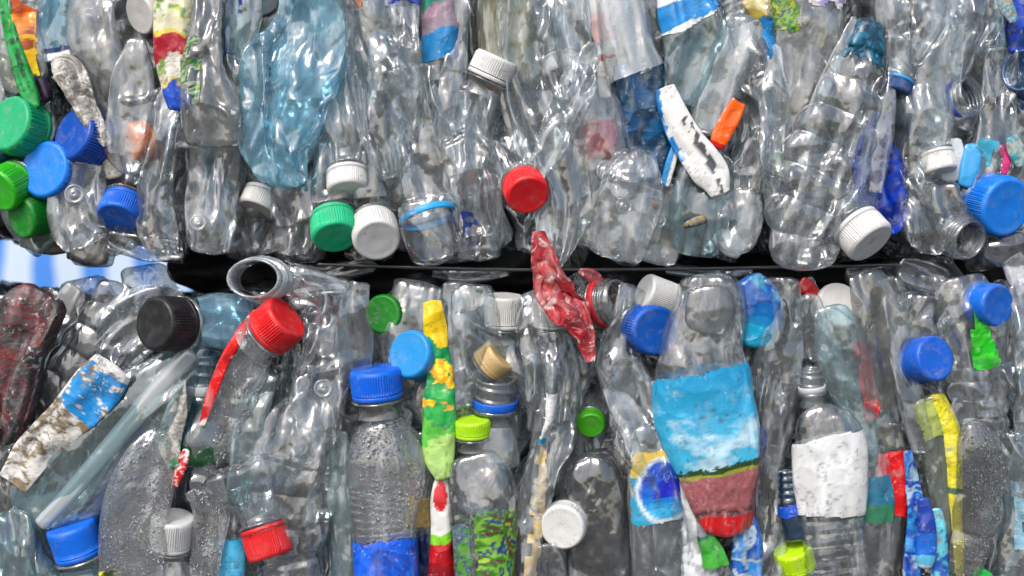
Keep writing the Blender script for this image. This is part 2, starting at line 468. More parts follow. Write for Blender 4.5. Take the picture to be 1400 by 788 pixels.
# --------------------------- print patterns: f(T, X, P, seed) -> rgb
def bands(*stops, blur=0.0, wob=.03):
    def f(T, X, Pn, seed):
        n = smooth(Pn / 22, seed + 4)[:, 0] * wob * 1.6 + smooth(Pn / 6, seed + 6)[:, 0] * wob * .5
        t = T + n
        c = np.tile(np.array(lin(stops[0][1])), (len(T), 1))
        for (a, h) in stops[1:]:
            c[t >= a] = lin(h)
        return c
    return f
def xbands(*stops, wob=.05):
    g = bands(*stops, wob=wob)
    return lambda T, X, Pn, seed: g((X + 1) / 2, X, Pn, seed)
def blotch(*cols, L=14, base=None, warp_=1.0, stretch=(1, 1, 1)):
    def f(T, X, Pn, seed):
        q = Pn / L * np.array(stretch)
        q = q + warp_ * smooth(q * .6, seed + 20)
        n = smooth(q, seed + 21)[:, 0] * .8 + smooth(q * 2.7, seed + 22)[:, 0] * .4
        r = np.clip((n + .9) / 1.8, 0, .999)
        C = np.array([lin(c) for c in cols] + [lin(cols[-1])])
        x = r * len(cols); k = x.astype(int)
        u = np.clip((x - k - .72) / .28, 0, 1)[:, None]
        return C[k] * (1 - u) + C[np.minimum(k + 1, len(cols) - 1)] * u
    return f
def over(base, mask, top):
    def f(T, X, Pn, seed):
        a = base(T, X, Pn, seed) if callable(base) else np.tile(np.array(lin(base)), (len(T), 1))
        b = top(T, X, Pn, seed) if callable(top) else np.tile(np.array(lin(top)), (len(T), 1))
        m = mask(T, X, Pn, seed)
        m = np.clip(m.astype(float), 0, 1)[:, None]
        return a * (1 - m) + b * m
    return f

def ell(T, X, ct, cx, rt, rx):
    d = np.sqrt(((T - ct) / rt) ** 2 + ((X - cx) / rx) ** 2)
    return ramp01(d, 1.03, .96)

def sky_label(T, X, Pn, seed):
    t = T + .012 * smooth(Pn / 14, seed)[:, 0]
    a, b = np.array(lin('#0a8cbc')), np.array(lin('#3fa8cc'))
    c = a + (b - a) * ramp01(t, 0, .55)[:, None]
    cl = ramp01(fbm(Pn / np.array([46, 20, 40]), seed + 3, 4, .55) + (t - .35) * .9, .05, .55) * .75
    cl = cl * (t < .62) * ramp01(t, .08, .3)
    c = c * (1 - cl[:, None]) + np.array(lin('#c4dce4')) * cl[:, None]
    tree = (t > .585 - .018 * np.abs(fbm(Pn / 5, seed + 5, 2))) & (t < .612)
    c[tree] = lin('#26401c')
    c[(t >= .612) & (t < .632)] = lin('#8a9030')
    f = (t >= .632)
    n = fbm(Pn / 4, seed + 9, 2)
    pk = np.array(lin('#98585c'))[None] * (1 + .28 * n[:, None])
    c[f] = pk[f]
    dk = ramp01(np.abs(t - .85), .035, .0) * (fbm(Pn / 7, seed + 12, 2) > -.2)
    c = c * (1 - .8 * dk[:, None])
    r = t > .875
    c[r] = lin('#c01018')
    return c

# ------------------------------------------------------------------ lathe parts
def frame(ax):
    ax = np.array(ax, float); ax /= np.linalg.norm(ax)
    r = np.array([0, 0, 1.]) if abs(ax[2]) < .95 else np.array([0, 1., 0])
    u = np.cross(r, ax); u /= np.linalg.norm(u); v = np.cross(ax, u)
    return u, v, ax

def lathe(name, prof, pos, ax, mat, parent, n=96, knurl=None, helix=None, oval=1.0, wob=0.0, seed=1):
    """prof: (radius, height along axis); layout units; knurl = (first, last profile index, count, depth)"""
    u, v, w = frame(ax)
    pr = np.array(prof, float)
    th = np.linspace(0, 2 * pi, n, endpoint=False)
    R = np.repeat(pr[:, 0:1], n, 1); Hh = np.repeat(pr[:, 1:2], n, 1)
    if knurl:
        a, b, cnt, d = knurl
        R[a:b + 1] += d * np.sign(np.sin(th * cnt))[None, :] * .5
    if helix:
        a, b, pitch, d = helix
        phs = (Hh[a:b + 1] / pitch - th[None, :] / (2 * pi))
        R[a:b + 1] += d * np.clip(np.cos(2 * pi * phs) * 1.6 - .5, 0, 1)
    if wob:
        R *= 1 + wob * (np.cos(2 * th + seed) * .6 + np.cos(3 * th + 2 * seed) * .3)[None, :]
    Pn = np.array(pos)[None, None, :] + (R * np.cos(th))[:, :, None] * u + (R * oval * np.sin(th))[:, :, None] * v + Hh[:, :, None] * w
    w = wear_map(Pn.reshape(-1, 3), seed + int(abs(pos[0]) + abs(pos[1]))) if mat.name.startswith(('clear', 'pale', 'blue', 'milky', 'smoky')) else None
    return grid_mesh(name, Tube.loc(Pn), len(pr), n, True, [mat], None, None, parent, w)

def axis(ang, f):
    a = radians(ang); k = math.sqrt(max(0, 1 - f * f))
    return np.array([cos(a) * k, sin(a) * k, f])

def add_cap(parent, pos, r, ax, col, h=None, ring=True, knurl=True, seed=0, ringcol=None, neckmat='cv', necklen=None, wear=.65, oval=1.0, teeth=None):
    """screw cap whose top disc is centred on pos and faces along ax, with tamper ring and threaded neck behind it"""
    h = h or r * .82
    m = cap_mat(col, wear=wear)
    b = r * .07
    prof = [(.01, -b * .35), (r * .2, -b * .35), (r * .22, -b * .30), (r * .60, -b * .25), (r * .80, -b * .2), (r * .86, 0), (r * .92, -b * .15), (r * .97, -b * .8), (r, -b * 2.0)]
    k0 = len(prof)
    for q in np.linspace(-b * 2.3, -h + .6, 6): prof.append((r * 1.005, q))
    k1 = len(prof) - 1
    prof += [(r * 1.02, -h + .3), (r * 1.02, -h), (r * .93, -h), (r * .91, -h * .75)]
    cnt = teeth or 60
    cap = lathe('cap', prof, pos, ax, m, parent, n=cnt * 4, knurl=(k0, k1, cnt, r * .045) if knurl else None, oval=oval)
    pos = np.array(pos, float); ax = np.array(ax) / np.linalg.norm(ax)
    y = h
    if ring:
        rc = cap_mat(ringcol or col, wear=wear)
        g = r * .04
        lathe('tamper_ring', [(r * .93, -h - g), (r * 1.0, -h - g), (r * 1.02, -h - g - 1), (r * 1.02, -h - g - r * .17), (r * .98, -h - g - r * .2), (r * .90, -h - g - r * .2)], pos, ax, rc, cap, n=96, oval=oval)
        y = h + g + r * .2
    nl = necklen if necklen is not None else r * .55
    if nl > 0:
        lathe('neck', [(r * .86, -h * .8), (r * .86, -y), (r * .88, -y - 1), (r * 1.06, -y - r * .06), (r * 1.06, -y - r * .13), (r * .86, -y - r * .2), (r * .86, -y - nl), (r * .95, -y - nl - r * .25)], pos, ax, MAT[neckmat], parent, n=72, oval=oval)
    return pos - ax * (y + nl)

def add_open_neck(parent, pos, r, ax, mat='cv', ring=None, length=None, turns=3, ringh=.22, oval=1.0):
    """open threaded bottle neck; pos = centre of the mouth"""
    Ln = length or r * 1.7
    lip = r * .12
    prof = [(r * .80, -Ln), (r * .80, -Ln * .5), (r * .80, -lip), (r * .83, -lip * .2), (r * .88, 0), (r * .93, -lip * .2), (r * .95, -lip)]
    a = len(prof)
    for q in np.linspace(-lip * 1.6, -Ln * .62, 26): prof.append((r * .93, q))
    b = len(prof) - 1
    prof += [(r * .93, -Ln * .66), (r * 1.12, -Ln * .69), (r * 1.13, -Ln * .76), (r * .94, -Ln * .80), (r * .94, -Ln * .95), (r * 1.05, -Ln * 1.1)]
    nk = lathe('neck', prof, pos, ax, MAT[mat], parent, n=90, helix=(a, b, Ln * .55 / turns, r * .10), oval=oval)
    if ring:
        lathe('tamper_ring', [(r * .98, -Ln * .50), (r * 1.08, -Ln * .50), (r * 1.10, -Ln * .52), (r * 1.10, -Ln * (.52 + ringh)), (r * 1.06, -Ln * (.53 + ringh)), (r * .97, -Ln * (.53 + ringh))], pos, ax, cap_mat(ring), nk, n=90, oval=oval)
    ax = np.array(ax) / np.linalg.norm(ax)
    return np.array(pos, float) - ax * Ln * 1.05

# ------------------------------------------------------------------ things
_used = {}
def thing(name, label, cat, x, y, z, group=None):
    o = bpy.data.objects.new(name, None); COL.objects.link(o)
    o.empty_display_size = .01
    o.location = P(x, y, z)
    o['label'] = label; o['category'] = cat
    if group: o['group'] = group
    _used[label] = _used.get(label, 0) + 1
    return o

_seed = [100]
def ns():
    _seed[0] += 17
    return _seed[0]

GU = 'crushed bottles showing on the face of the upper bale'
GL = 'crushed bottles showing on the face of the lower bale'

def B(label, st, mat='c', z=0, th=.45, crush=1.0, dent=.35, ribs=None, ends=(1, 1), labels=(), cap=None, neck=None,
      name='crushed_bottle', cat='bottle', group=0, nub=None, seed=None, body='body', expo=.8, octs=None, aniso=.42, pleat=.55, step=2.4,
      col=None, ncol=(0, 0), tmax=1e9, extra=None, endl=None, rings=()):
    """a crushed bottle (or scrap). st: stations (x, y, halfwidth[, dz]) in layout units."""
    x0 = sum(p[0] for p in st) / len(st); y0 = sum(p[1] for p in st) / len(st)
    seed = seed or ns()
    if group == 0: group = GU if y0 < 368 else GL
    t = thing(name, label, cat, x0, y0, z, group)
    stl = [(p[0] - x0, p[1] - y0, p[2], (p[3] if len(p) > 3 else 0)) for p in st]
    if labels or mat in ('pr', 'prd', 'prs', 'foil'): step = min(step, 1.7)
    tb = Tube(stl, th=th, crush=crush, seed=seed, dent=dent, ribs=ribs, ends=ends, expo=expo, octs=octs, aniso=aniso, step=step, neck=ncol, tmax=tmax, pleat=pleat, endl=endl if endl is not None else (.12 if body in ('film', 'strip', 'scrap', 'sleeve', 'card') else .38))
    tb.mesh(body, MAT[mat], t, col)
    for lb in labels:
        lb = dict(lb); nm = lb.pop('name', 'label')
        m = MAT[lb.pop('mat', 'pr')]
        desc = lb.pop('desc', None)
        o = tb.band(nm, lb.pop('t0'), lb.pop('t1'), m, t, lb.pop('col'), **lb)
        if o is not None and desc: o['label'] = desc
    for c in ([cap] if isinstance(cap, dict) else (cap or [])):
        c = dict(c); px, py = c.pop('at'); dz = c.pop('dz', 0); a = c.pop('ang'); f = c.pop('f', .3); r = c.pop('r'); cl = c.pop('col')
        add_cap(t, (px - x0, py - y0, dz), r, axis(a, f), cl, **c)
    for c in ([neck] if isinstance(neck, dict) else (neck or [])):
        c = dict(c); px, py = c.pop('at'); dz = c.pop('dz', 0); a = c.pop('ang'); f = c.pop('f', .3); r = c.pop('r')
        add_open_neck(t, (px - x0, py - y0, dz), r, axis(a, f), **c)
    for (rx, ry, rz, rr, ra, rf, rh, rc) in rings:
        lathe('ring', [(rr * .97, 0), (rr * 1.01, 0), (rr * 1.03, -rh * .2), (rr * 1.03, -rh * .8), (rr * 1.01, -rh), (rr * .97, -rh)], (rx - x0, ry - y0, rz), axis(ra, rf), cap_mat(rc), t, n=90)
    for nb in (nub or []):
        nx, ny, nr, nz = nb
        # moulding nub: a small raised ring of thick plastic
        lathe('base_nub', [(.01, nr * .1), (nr * .35, nr * .3), (nr * .5, 0), (nr * .7, -nr * .05), (nr * .85, nr * .22), (nr, 0), (nr * 1.05, -nr * .3)], (nx - x0, ny - y0, nz), (0.1, -.15, 1), MAT['cv'], t, n=32)
    return t

def CB(label, x, y, r, ang, f, col, z=0, bmat='c', blen=4.0, group=0, h=None, name='capped_bottle', wide=1.9, crush=.6, **kw):
    """bottle of which little more than the cap and shoulder shows: cap top at x, y; the body runs back into the bale"""
    if group == 0: group = GU if y < 368 else GL
    t = thing(name, label, 'bottle', x, y, z, group)
    ax = axis(ang, f)
    p = add_cap(t, (0, 0, 0), r, ax, col, h=h, **kw)
    st = []
    for q, w in ((0, .92), (.6, 1.15), (1.3, wide * .85), (2.0, wide), (blen, wide)):
        c = p - ax * q * r
        st.append((c[0], c[1], w * r, c[2]))
    tb = Tube(st, th=.8, crush=crush, seed=ns(), dent=.2, ends=(0, 1), neck=(r * 1.6, 0))
    tb.mesh('body', MAT[bmat], t)
    return t

# ================================================================== SETTING
def simple_mat(name, col, rough=.7, spec=.3):
    m, nt, out = newmat(name)
    pb = nt.nodes.new('ShaderNodeBsdfPrincipled'); pb.inputs['Base Color'].default_value = (*lin(col), 1)
    pb.inputs['Roughness'].default_value = rough
    nt.links.new(pb.outputs[0], out.inputs[0]); return m

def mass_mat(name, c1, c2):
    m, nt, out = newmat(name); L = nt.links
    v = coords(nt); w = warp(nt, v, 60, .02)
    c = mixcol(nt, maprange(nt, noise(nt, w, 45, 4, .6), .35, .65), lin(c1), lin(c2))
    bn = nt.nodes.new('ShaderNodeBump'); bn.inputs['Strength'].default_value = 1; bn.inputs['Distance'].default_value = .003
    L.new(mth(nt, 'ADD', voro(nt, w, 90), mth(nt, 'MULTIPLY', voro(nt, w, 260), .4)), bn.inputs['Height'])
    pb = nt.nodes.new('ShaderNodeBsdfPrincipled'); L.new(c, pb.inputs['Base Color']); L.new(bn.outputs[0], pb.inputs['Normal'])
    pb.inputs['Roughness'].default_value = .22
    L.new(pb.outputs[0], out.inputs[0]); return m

def bale_core(name, y0, y1, x0, x1, zf, zb, seed, mat, slope=0):
    """solid squashed plastic in the depth of a bale: a closed, creased block"""
    nx, ny = 260, 110
    xs = np.linspace(x0, x1, nx)
    # profile loop in (y, z): front face, then underside, back, top
    h = y1 - y0; d = zf - zb
    per = np.linspace(0, 1, ny, endpoint=False); tot = 2 * h + 2 * d
    py = np.empty(ny); pz = np.empty(ny)
    for i, p in enumerate(per * tot):
        if p < h: py[i], pz[i] = y0 + p, zf
        elif p < h + d: py[i], pz[i] = y1, zf - (p - h)
        elif p < 2 * h + d: py[i], pz[i] = y1 - (p - h - d), zb
        else: py[i], pz[i] = y0, zb + (p - 2 * h - d)
    Pn = np.zeros((nx, ny, 3)); Pn[:, :, 0] = xs[:, None]; Pn[:, :, 1] = py[None]; Pn[:, :, 2] = pz[None]
    if slope:
        Pn[:, :, 1] -= np.clip((260 - Pn[:, :, 0]) / 80, 0, 1) * (Pn[:, :, 1] > y1 - 60) * slope
    c = crumple(Pn.reshape(-1, 3) * np.array([1, .6, 1]), seed, [(110, 22), (45, 14), (18, 6)]).reshape(nx, ny, 3)
    Pn += c
    Pn[0] = Pn[0].mean(0); Pn[-1] = Pn[-1].mean(0)
    x0c, yc = 700, (y0 + y1) / 2
    Q = Tube.loc((Pn - np.array([x0c, yc, 0])))
    o = grid_mesh(name, Q, nx, ny, True, [mat])
    o.location = P(x0c, yc, 0)
    return o

def setting():
    make_mats()
    M = MAT
    # ground the bales stand on
    m, nt, out = newmat('concrete'); L = nt.links
    v = coords(nt)
    c = mixcol(nt, maprange(nt, noise(nt, v, 3, 8, .65), .3, .7), (.09, .088, .082), (.15, .145, .135))
    pb = nt.nodes.new('ShaderNodeBsdfPrincipled'); L.new(c, pb.inputs['Base Color']); pb.inputs['Roughness'].default_value = .9
    L.new(pb.outputs[0], out.inputs[0])
    me = bpy.data.meshes.new('ground'); R = 60
    me.from_pydata([(-R, -R, 0), (R, -R, 0), (R, R, 0), (-R, R, 0)], [], [(0, 1, 2, 3)]); me.materials.append(m)
    o = bpy.data.objects.new('ground', me); COL.objects.link(o); o['kind'] = 'structure'
    # striped tarpaulin seen through the open end of the joint
    m, nt, out = newmat('striped_tarpaulin'); L = nt.links
    tc = nt.nodes.new('ShaderNodeTexCoord'); sp = nt.nodes.new('ShaderNodeSeparateXYZ'); L.new(tc.outputs['Object'], sp.inputs[0])
    nz = noise(nt, tc.outputs['Object'], 9, 2)
    xx = mth(nt, 'ADD', sp.outputs['X'], mth(nt, 'MULTIPLY', nz, .03))
    st = mth(nt, 'FRACT', mth(nt, 'MULTIPLY', xx, 1 / .085))
    f = mth(nt, 'MULTIPLY', maprange(nt, st, .50, .54), maprange(nt, st, .98, .94))
    st2 = mth(nt, 'FRACT', mth(nt, 'MULTIPLY', sp.outputs['Z'], 1 / .12))
    f2 = mth(nt, 'MULTIPLY', maprange(nt, st2, .80, .84), .35)
    c = mixcol(nt, mth(nt, 'MAXIMUM', f, f2), (.50, .60, .72), (.05, .22, .66))
    pb = nt.nodes.new('ShaderNodeBsdfPrincipled'); L.new(c, pb.inputs['Base Color']); pb.inputs['Roughness'].default_value = .45
    L.new(pb.outputs[0], out.inputs[0])
    n1, n2 = 60, 40
    U, Vv = np.meshgrid(np.linspace(0, 1, n1), np.linspace(0, 1, n2), indexing='ij')
    X = -1.3 + U * 1.5; Z = H - .45 + Vv * .9
    q = np.stack([X * 4, Z * 1.5, Z * 0], -1).reshape(-1, 3)
    Y = 1.5 + .05 * smooth(q, 5)[:, 0].reshape(n1, n2)
    Q = np.stack([X + .3, Y - 1.5, Z - H], -1).reshape(-1, 3)
    # a cloth with thickness: front and back sheet joined round
    Qb = Q.copy(); Qb[:, 1] += .0015
    G = np.concatenate([Q.reshape(n1, n2, 3), Qb.reshape(n1, n2, 3)[:, ::-1]], 1)
    o = grid_mesh('tarpaulin', G.reshape(-1, 3), n1, n2 * 2, True, [m]); o.location = (-.3, 1.5, H)
    o['label'] = 'blurred blue and white striped tarpaulin hanging behind the gap at the far left'; o['category'] = 'tarpaulin'
    # depths of the two bales
    mu = mass_mat('deep_plastic', '#0c0d0e', '#3c4042')  # near-black tones put the shade of the deep crevices into the colour
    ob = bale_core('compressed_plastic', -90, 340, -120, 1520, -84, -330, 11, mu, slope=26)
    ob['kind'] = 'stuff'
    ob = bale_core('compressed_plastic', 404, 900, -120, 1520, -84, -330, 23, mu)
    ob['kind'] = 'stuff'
    # added black sheet standing in for shade in the joint, right of the opening
    md = simple_mat('joint_shade', '#070708', .8)
    t = B('added black sheet standing in for the shade between the two bales', [(185, 362, 10), (240, 362, 26), (500, 368, 36), (800, 370, 36), (1100, 372, 34), (1500, 368, 34)], z=-165, th=1.4,
          crush=1.2, name='joint_shade_sheet', cat='shade sheet', group=None, body='sheet', mat='c', step=4)
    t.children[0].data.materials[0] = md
    t = B('thin dark baling strap running along the joint under the upper bale', [(430, 362, 2.2), (700, 369, 2.2), (1000, 367, 2.2), (1260, 362, 2.2)], z=-14, th=.5,
          crush=.12, name='baling_strap', cat='strap', group=None, body='strap', mat='c', dent=0, step=3)
    t.children[0].data.materials[0] = simple_mat('dark_strap', '#25272a', .25)

def joint_film():
    for lab, st, m in (('dark grey film squashed flat in the joint beneath the mint green cap', [(400, 366, 8), (450, 372, 12), (520, 368, 9)], 'cf'),
                       ('smoky clear film lying in the joint under the silvery creased bottle', [(590, 374, 6), (640, 376, 12), (700, 372, 8)], 'cf'),
                       ('crumpled dim film in the joint left of the ribbed bottle', [(905, 368, 8), (960, 374, 12), (1030, 372, 8)], 'c'),
                       ('folded smoky film sagging into the joint between the white cap and the open mouth', [(1150, 372, 9), (1220, 366, 14), (1290, 370, 9)], 'cf')):
        B(lab, st, m, z=-58, th=1.1, crush=1.8, name='squashed_film', cat='plastic film', group=None, body='film')

def random_fill():
    """bottles packed behind the front row; a few shapes, copied"""
    rng = np.random.RandomState(5)
    kinds = ['cs', 'cf', 'cf', 'ct', 'c', 'cf', 'cf', 'cd']  # mostly smoky film, its dark tint standing in for shade inside the bale
    for (gy0, gy1, lab, grp, tag_) in ((-60, 318, 'dim clear crushed bottle packed behind the front row of the upper bale', 'clear crushed bottles packed behind the front row of the upper bale', 0),
                                 (420, 850, 'dim clear crushed bottle packed behind the front row of the lower bale', 'clear crushed bottles packed behind the front row of the lower bale', 1)):
        protos = []
        for k in range(8):
            hw = rng.uniform(30, 44); Ln = rng.uniform(200, 300)
            ox = rng.uniform(-18, 18)
            t = B(lab, [(-ox, -Ln / 2, hw * .8), (ox, -Ln / 4, hw), (0, 0, hw * 1.05), (-ox, Ln / 4, hw), (ox, Ln / 2, hw * .7)], kinds[k], z=0, th=.42, crush=1.2, group=grp, step=3.4)
            protos.append([t, False])
        x = -30; i = 0
        while x < 1440:
            for r in range(2):
                pr = protos[rng.randint(8)]
                if not pr[1]:
                    t = pr[0]; pr[1] = True
                else:
                    t = pr[0].copy(); COL.objects.link(t)
                    for ch in pr[0].children:
                        c = ch.copy(); COL.objects.link(c); c.parent = t
                yy = gy0 + (gy1 - gy0) * (.25 + .5 * r) + rng.uniform(-30, 30)
                t.location = P(x + rng.uniform(-14, 14), yy, -52 + rng.uniform(-12, 8))
                t.rotation_euler = (0, rng.uniform(-.3, .3) + (pi if rng.rand() < .5 else 0), 0)
            x += 46
        for p_ in protos:
            if not p_[1]:
                for ch in list(p_[0].children): bpy.data.objects.remove(ch)
                bpy.data.objects.remove(p_[0])

def light_and_camera(exposure=0.58, sky_strength=.15, sun_strength=1.5):
    w = bpy.data.worlds.new('World'); scene.world = w; w.use_nodes = True
    nt = w.node_tree; nt.nodes.clear()
    sky = nt.nodes.new('ShaderNodeTexSky'); sky.sky_type = 'NISHITA'; sky.sun_disc = False
    el, az = radians(45), radians(205)      # azimuth of the sun: in front of the bales, to the left
    sky.sun_elevation = el; sky.sun_rotation = az
    sky.air_density = 1.0; sky.dust_density = 3.0; sky.ozone_density = 1.0
    hs = nt.nodes.new('ShaderNodeHueSaturation'); hs.inputs['Saturation'].default_value = .85
    bg = nt.nodes.new('ShaderNodeBackground'); bg.inputs['Strength'].default_value = sky_strength
    out = nt.nodes.new('ShaderNodeOutputWorld')
    nt.links.new(sky.outputs[0], hs.inputs['Color']); nt.links.new(hs.outputs[0], bg.inputs[0]); nt.links.new(bg.outputs[0], out.inputs[0])
    sd = bpy.data.lights.new('sun', 'SUN'); sd.energy = sun_strength; sd.angle = radians(20); sd.color = (1, .97, .93)
    so = bpy.data.objects.new('sun', sd); COL.objects.link(so)
    d = Vector((sin(az) * cos(el), cos(az) * cos(el), sin(el)))     # towards the sun
    so.rotation_euler = (-d).to_track_quat('-Z', 'Y').to_euler()
    cd = bpy.data.cameras.new('camera'); co = bpy.data.objects.new('camera', cd); COL.objects.link(co)
    co.location = (0, -D, H); co.rotation_euler = (pi / 2, 0, 0)
    cd.lens = 50; cd.sensor_width = 36; cd.clip_start = .02; cd.clip_end = 400
    cd.dof.use_dof = True; cd.dof.focus_distance = D - 10 * S; cd.dof.aperture_fstop = 4.5
    scene.camera = co
    scene.view_settings.view_transform = 'Standard'; scene.view_settings.look = 'None'
    scene.view_settings.exposure = exposure; scene.view_settings.gamma = 1
    c = scene.cycles
    c.max_bounces = 6; c.diffuse_bounces = 3; c.glossy_bounces = 3; c.transmission_bounces = 3; c.transparent_max_bounces = 14
    c.use_denoising = True
    c.caustics_reflective = False; c.caustics_refractive = False

# ================================================================== UPPER BALE
def upper():
    # ---- far left
    B('emerald green folded ribbon of film running down the upper left corner', [(2, -20, 9), (12, 30, 9), (24, 80, 11), (38, 125, 12), (46, 150, 8)], 'foil', z=18, th=.5, crush=.6,
      col=blotch('#087030', '#0a8a3a', '#109a44', '#065426', L=18), name='film_ribbon', cat='plastic film', group=None, body='film', pleat=.8)
    B('dark green squashed bottle at the left edge above the mint cap', [(2, 10, 18), (8, 70, 20), (16, 130, 14)], 'cg', z=2, th=.5)
    B('clear bottle with a yellow and orange flame-shaped print near the upper left corner', [(38, -20, 22), (44, 50, 24), (58, 110, 14)], 'c', z=4, th=.4,
      labels=[dict(t0=.25, t1=.97, x0=-.7, x1=.5, col=bands((0, '#d85a10'), (.25, '#e88a10'), (.45, '#a04812'), (.52, '#e8b810'), (.8, '#f0d808'), (.9, '#12221a'), wob=.12), slant=12, ragged=9, desc='yellow and orange printed label scrap')])
    B('pale blue clear bottle with navy and white neck band in the upper left corner', [(78, -25, 26), (80, 20, 26), (85, 60, 22), (93, 92, 21)], 'cb', z=0, th=.5, dent=.2,
      labels=[dict(name='neck_band', t0=.76, t1=.98, col=bands((0, '#0a2a5c'), (.28, '#0a2a5c'), (.32, '#d8dce0'), (.62, '#d8dce0'), (.66, '#08244e'), wob=.0), ragged=1)], crush=.5)
    B('dark striped bottle wedged below the flame-printed bottle', [(44, 88, 12), (52, 112, 15), (60, 140, 12)], 'pr', z=2, th=.6,
      col=blotch('#06120e', '#0a3a22', '#2a0a30', '#0c1a14', L=9, stretch=(.4, 1, 1)), crush=.7)
    B('dusty grey translucent bottle standing between the navy neck band and the white dome cap', [(128, -25, 30), (134, 30, 34), (140, 80, 34), (150, 125, 26), (160, 165, 14)], 'cd', z=8, th=.42, crush=.7, seed=911, dent=.15)
    CB('large smooth white cap smudged with dirt at the top edge beside the red banded label', 190, 20, 29, 150, .72, '#c9c7c4', z=6, knurl=False, ring=False, wear=.9)
    B('filthy white paper scrap crossing diagonally above the dark blue cap', [(72, 100, 7), (88, 98, 22), (108, 132, 22), (130, 165, 17), (150, 198, 7)], 'prd', z=26, th=.25, crush=1.3,
      col=blotch('#c4c0b8', '#8d8880', '#ccc8c2', '#6a655c', L=12), name='paper_scrap', cat='paper scrap', group=None, body='scrap')
    B('rumpled label bottle printed yellow and white with one red band and a blue foot', [(237, -25, 24), (237, 25, 29), (236, 70, 29), (238, 115, 23), (242, 152, 14)], 'pr', z=26, th=.4, crush=.8, dent=.25,
      col=over(bands((0, '#78b428'), (.12, '#d8cc78'), (.22, '#d4cfae'), (.40, '#d4c040'), (.44, '#a8142c'), (.60, '#a8142c'), (.61, '#ddd8c8'), (.80, '#d8c060'), (.84, '#1048b8'), wob=.05),
               lambda T, X, Pn, s: (fbm(Pn / 15, s + 9, 2) > .18) & (T < .8) & ~((T > .42) & (T < .62)), blotch('#cdb82c', '#6c9838', '#ccc8b8', '#b8a460', L=17)))
    B('clear bulging crumpled bottle in front of an orange cap', [(186, 52, 12), (183, 100, 26), (180, 160, 30), (178, 210, 26), (182, 240, 10)], 'cs', z=22, th=.5, crush=.9)
    CB('orange cap seen through a clear crumpled bottle', 178, 196, 26, 165, .55, '#e87612', z=10)
    B('clear flattened bottle hanging under the blue foot of the yellow label', [(240, 120, 20), (228, 180, 30), (215, 250, 30), (214, 310, 32), (222, 350, 24)], 'cs', z=12, th=.4, crush=1.0)
    B('narrow grimy bottle with green ink traces left of the big pale blue bottle', [(280, -25, 20), (285, 60, 26), (290, 130, 30), (292, 200, 32)], 'cd', z=16, th=.4, crush=1.1,
      labels=[dict(t0=.35, t1=.75, x0=-.95, x1=.0, col=blotch('#a8c828', '#2f8a40', '#b9c0b0', '#1a4a30', L=8), holes=.55, mat='prs', desc='worn yellow green ink remains')])
    B('clear bottle foot with a round nub and black smears above the joint', [(292, 175, 34), (290, 240, 36), (285, 300, 38), (283, 348, 32)], 'c', z=14, th=.4, crush=1.0, nub=[(275, 305, 12, 18)])
    B('slim clear sheet with a dark teal edge left of the pale blue bottle', [(318, -25, 12), (322, 40, 16), (330, 110, 18), (322, 170, 12)], 'cs', z=2, th=.4,
      labels=[dict(t0=.0, t1=.5, x0=-1.2, x1=-.2, col=blotch('#0a5a78', '#1a2a80', '#0c4560', L=10), ragged=8)])
    B('clear blue-violet wrinkled film at the top between two bottles', [(340, -20, 22), (338, 40, 22), (328, 85, 12)], 'ct', z=-6, th=.4, labels=[dict(t0=.1, t1=.5, x0=-.4, x1=.6, col='#1c2c9c', holes=.6, mat='prs')])
    B('big pale blue crumpled bottle, the widest piece in the upper bale', [(414, -30, 50), (408, 40, 60), (392, 110, 74), (386, 165, 70), (392, 212, 52), (410, 256, 22)], 'cb', z=20, th=.3, crush=1.9, dent=.3, seed=4243, pleat=.3, endl=.2)
    CB('white knurled cap half hidden under the big pale blue bottle', 352, 288, 28, 110, .35, '#c4c4c2', z=-22)
    B('dark clear film sagging below the big pale blue bottle', [(392, 245, 30), (398, 300, 34), (392, 350, 26)], 'cf', z=-4, th=.4)
    CB('small white cap at the top edge above the big pale blue bottle', 360, 4, 22, 60, .6, '#d0d0ce', z=0)
    # ---- centre left
    B('clear crumpled bottle with a white cap pointing down beside the big pale blue bottle', [(470, 70, 18), (462, 120, 30), (468, 170, 32), (472, 200, 26), (474, 215, 24)], 'c', z=4, th=.5, crush=.9, ends=(1, 0), ncol=(0, 40),
      cap=dict(at=(477, 262), ang=83, f=.42, r=28, col='#d0d0ce', h=24, dz=8))
    B('clear bottle with a mint green cap pointing down at the bottom of the upper bale', [(444, 190, 16), (446, 240, 24), (452, 275, 28)], 'c', z=2, th=.6, crush=.6, ends=(1, 0), ncol=(0, 36),
      cap=dict(at=(461, 326), ang=76, f=.60, r=32, col='#12b47c', h=30, dz=14))
    B('clear bottle with a white knurled cap right of the mint green cap', [(505, 205, 18), (506, 245, 22), (508, 270, 26)], 'c', z=6, th=.6, crush=.6, ends=(1, 0), ncol=(0, 30),
      cap=dict(at=(518, 330), ang=70, f=.82, r=32, col='#d0d0ce', h=34, dz=22, teeth=54))
    B('tall flat clear bottle with a scuffed shoulder above the white knurled cap', [(520, -30, 48), (522, 40, 50), (528, 110, 50), (535, 180, 38), (545, 240, 22)], 'c', z=20, th=.32, crush=1.3, seed=771,
      labels=[dict(t0=.0, t1=.12, x0=.35, x1=1.2, col='#1030a0'), dict(t0=.0, t1=.12, x0=-.8, x1=-.2, col=blotch('#58b0d0', '#e08858', '#c8d0d4', L=8), mat='prs', holes=.4)])
    B('clear crushed body running down to a light blue neck ring', [(572, 90, 30), (578, 160, 38), (575, 220, 42), (580, 262, 42), (588, 300, 40)], 'c', z=10, th=.42, crush=1.2, ends=(1, 0), ncol=(0, 30), seed=313)
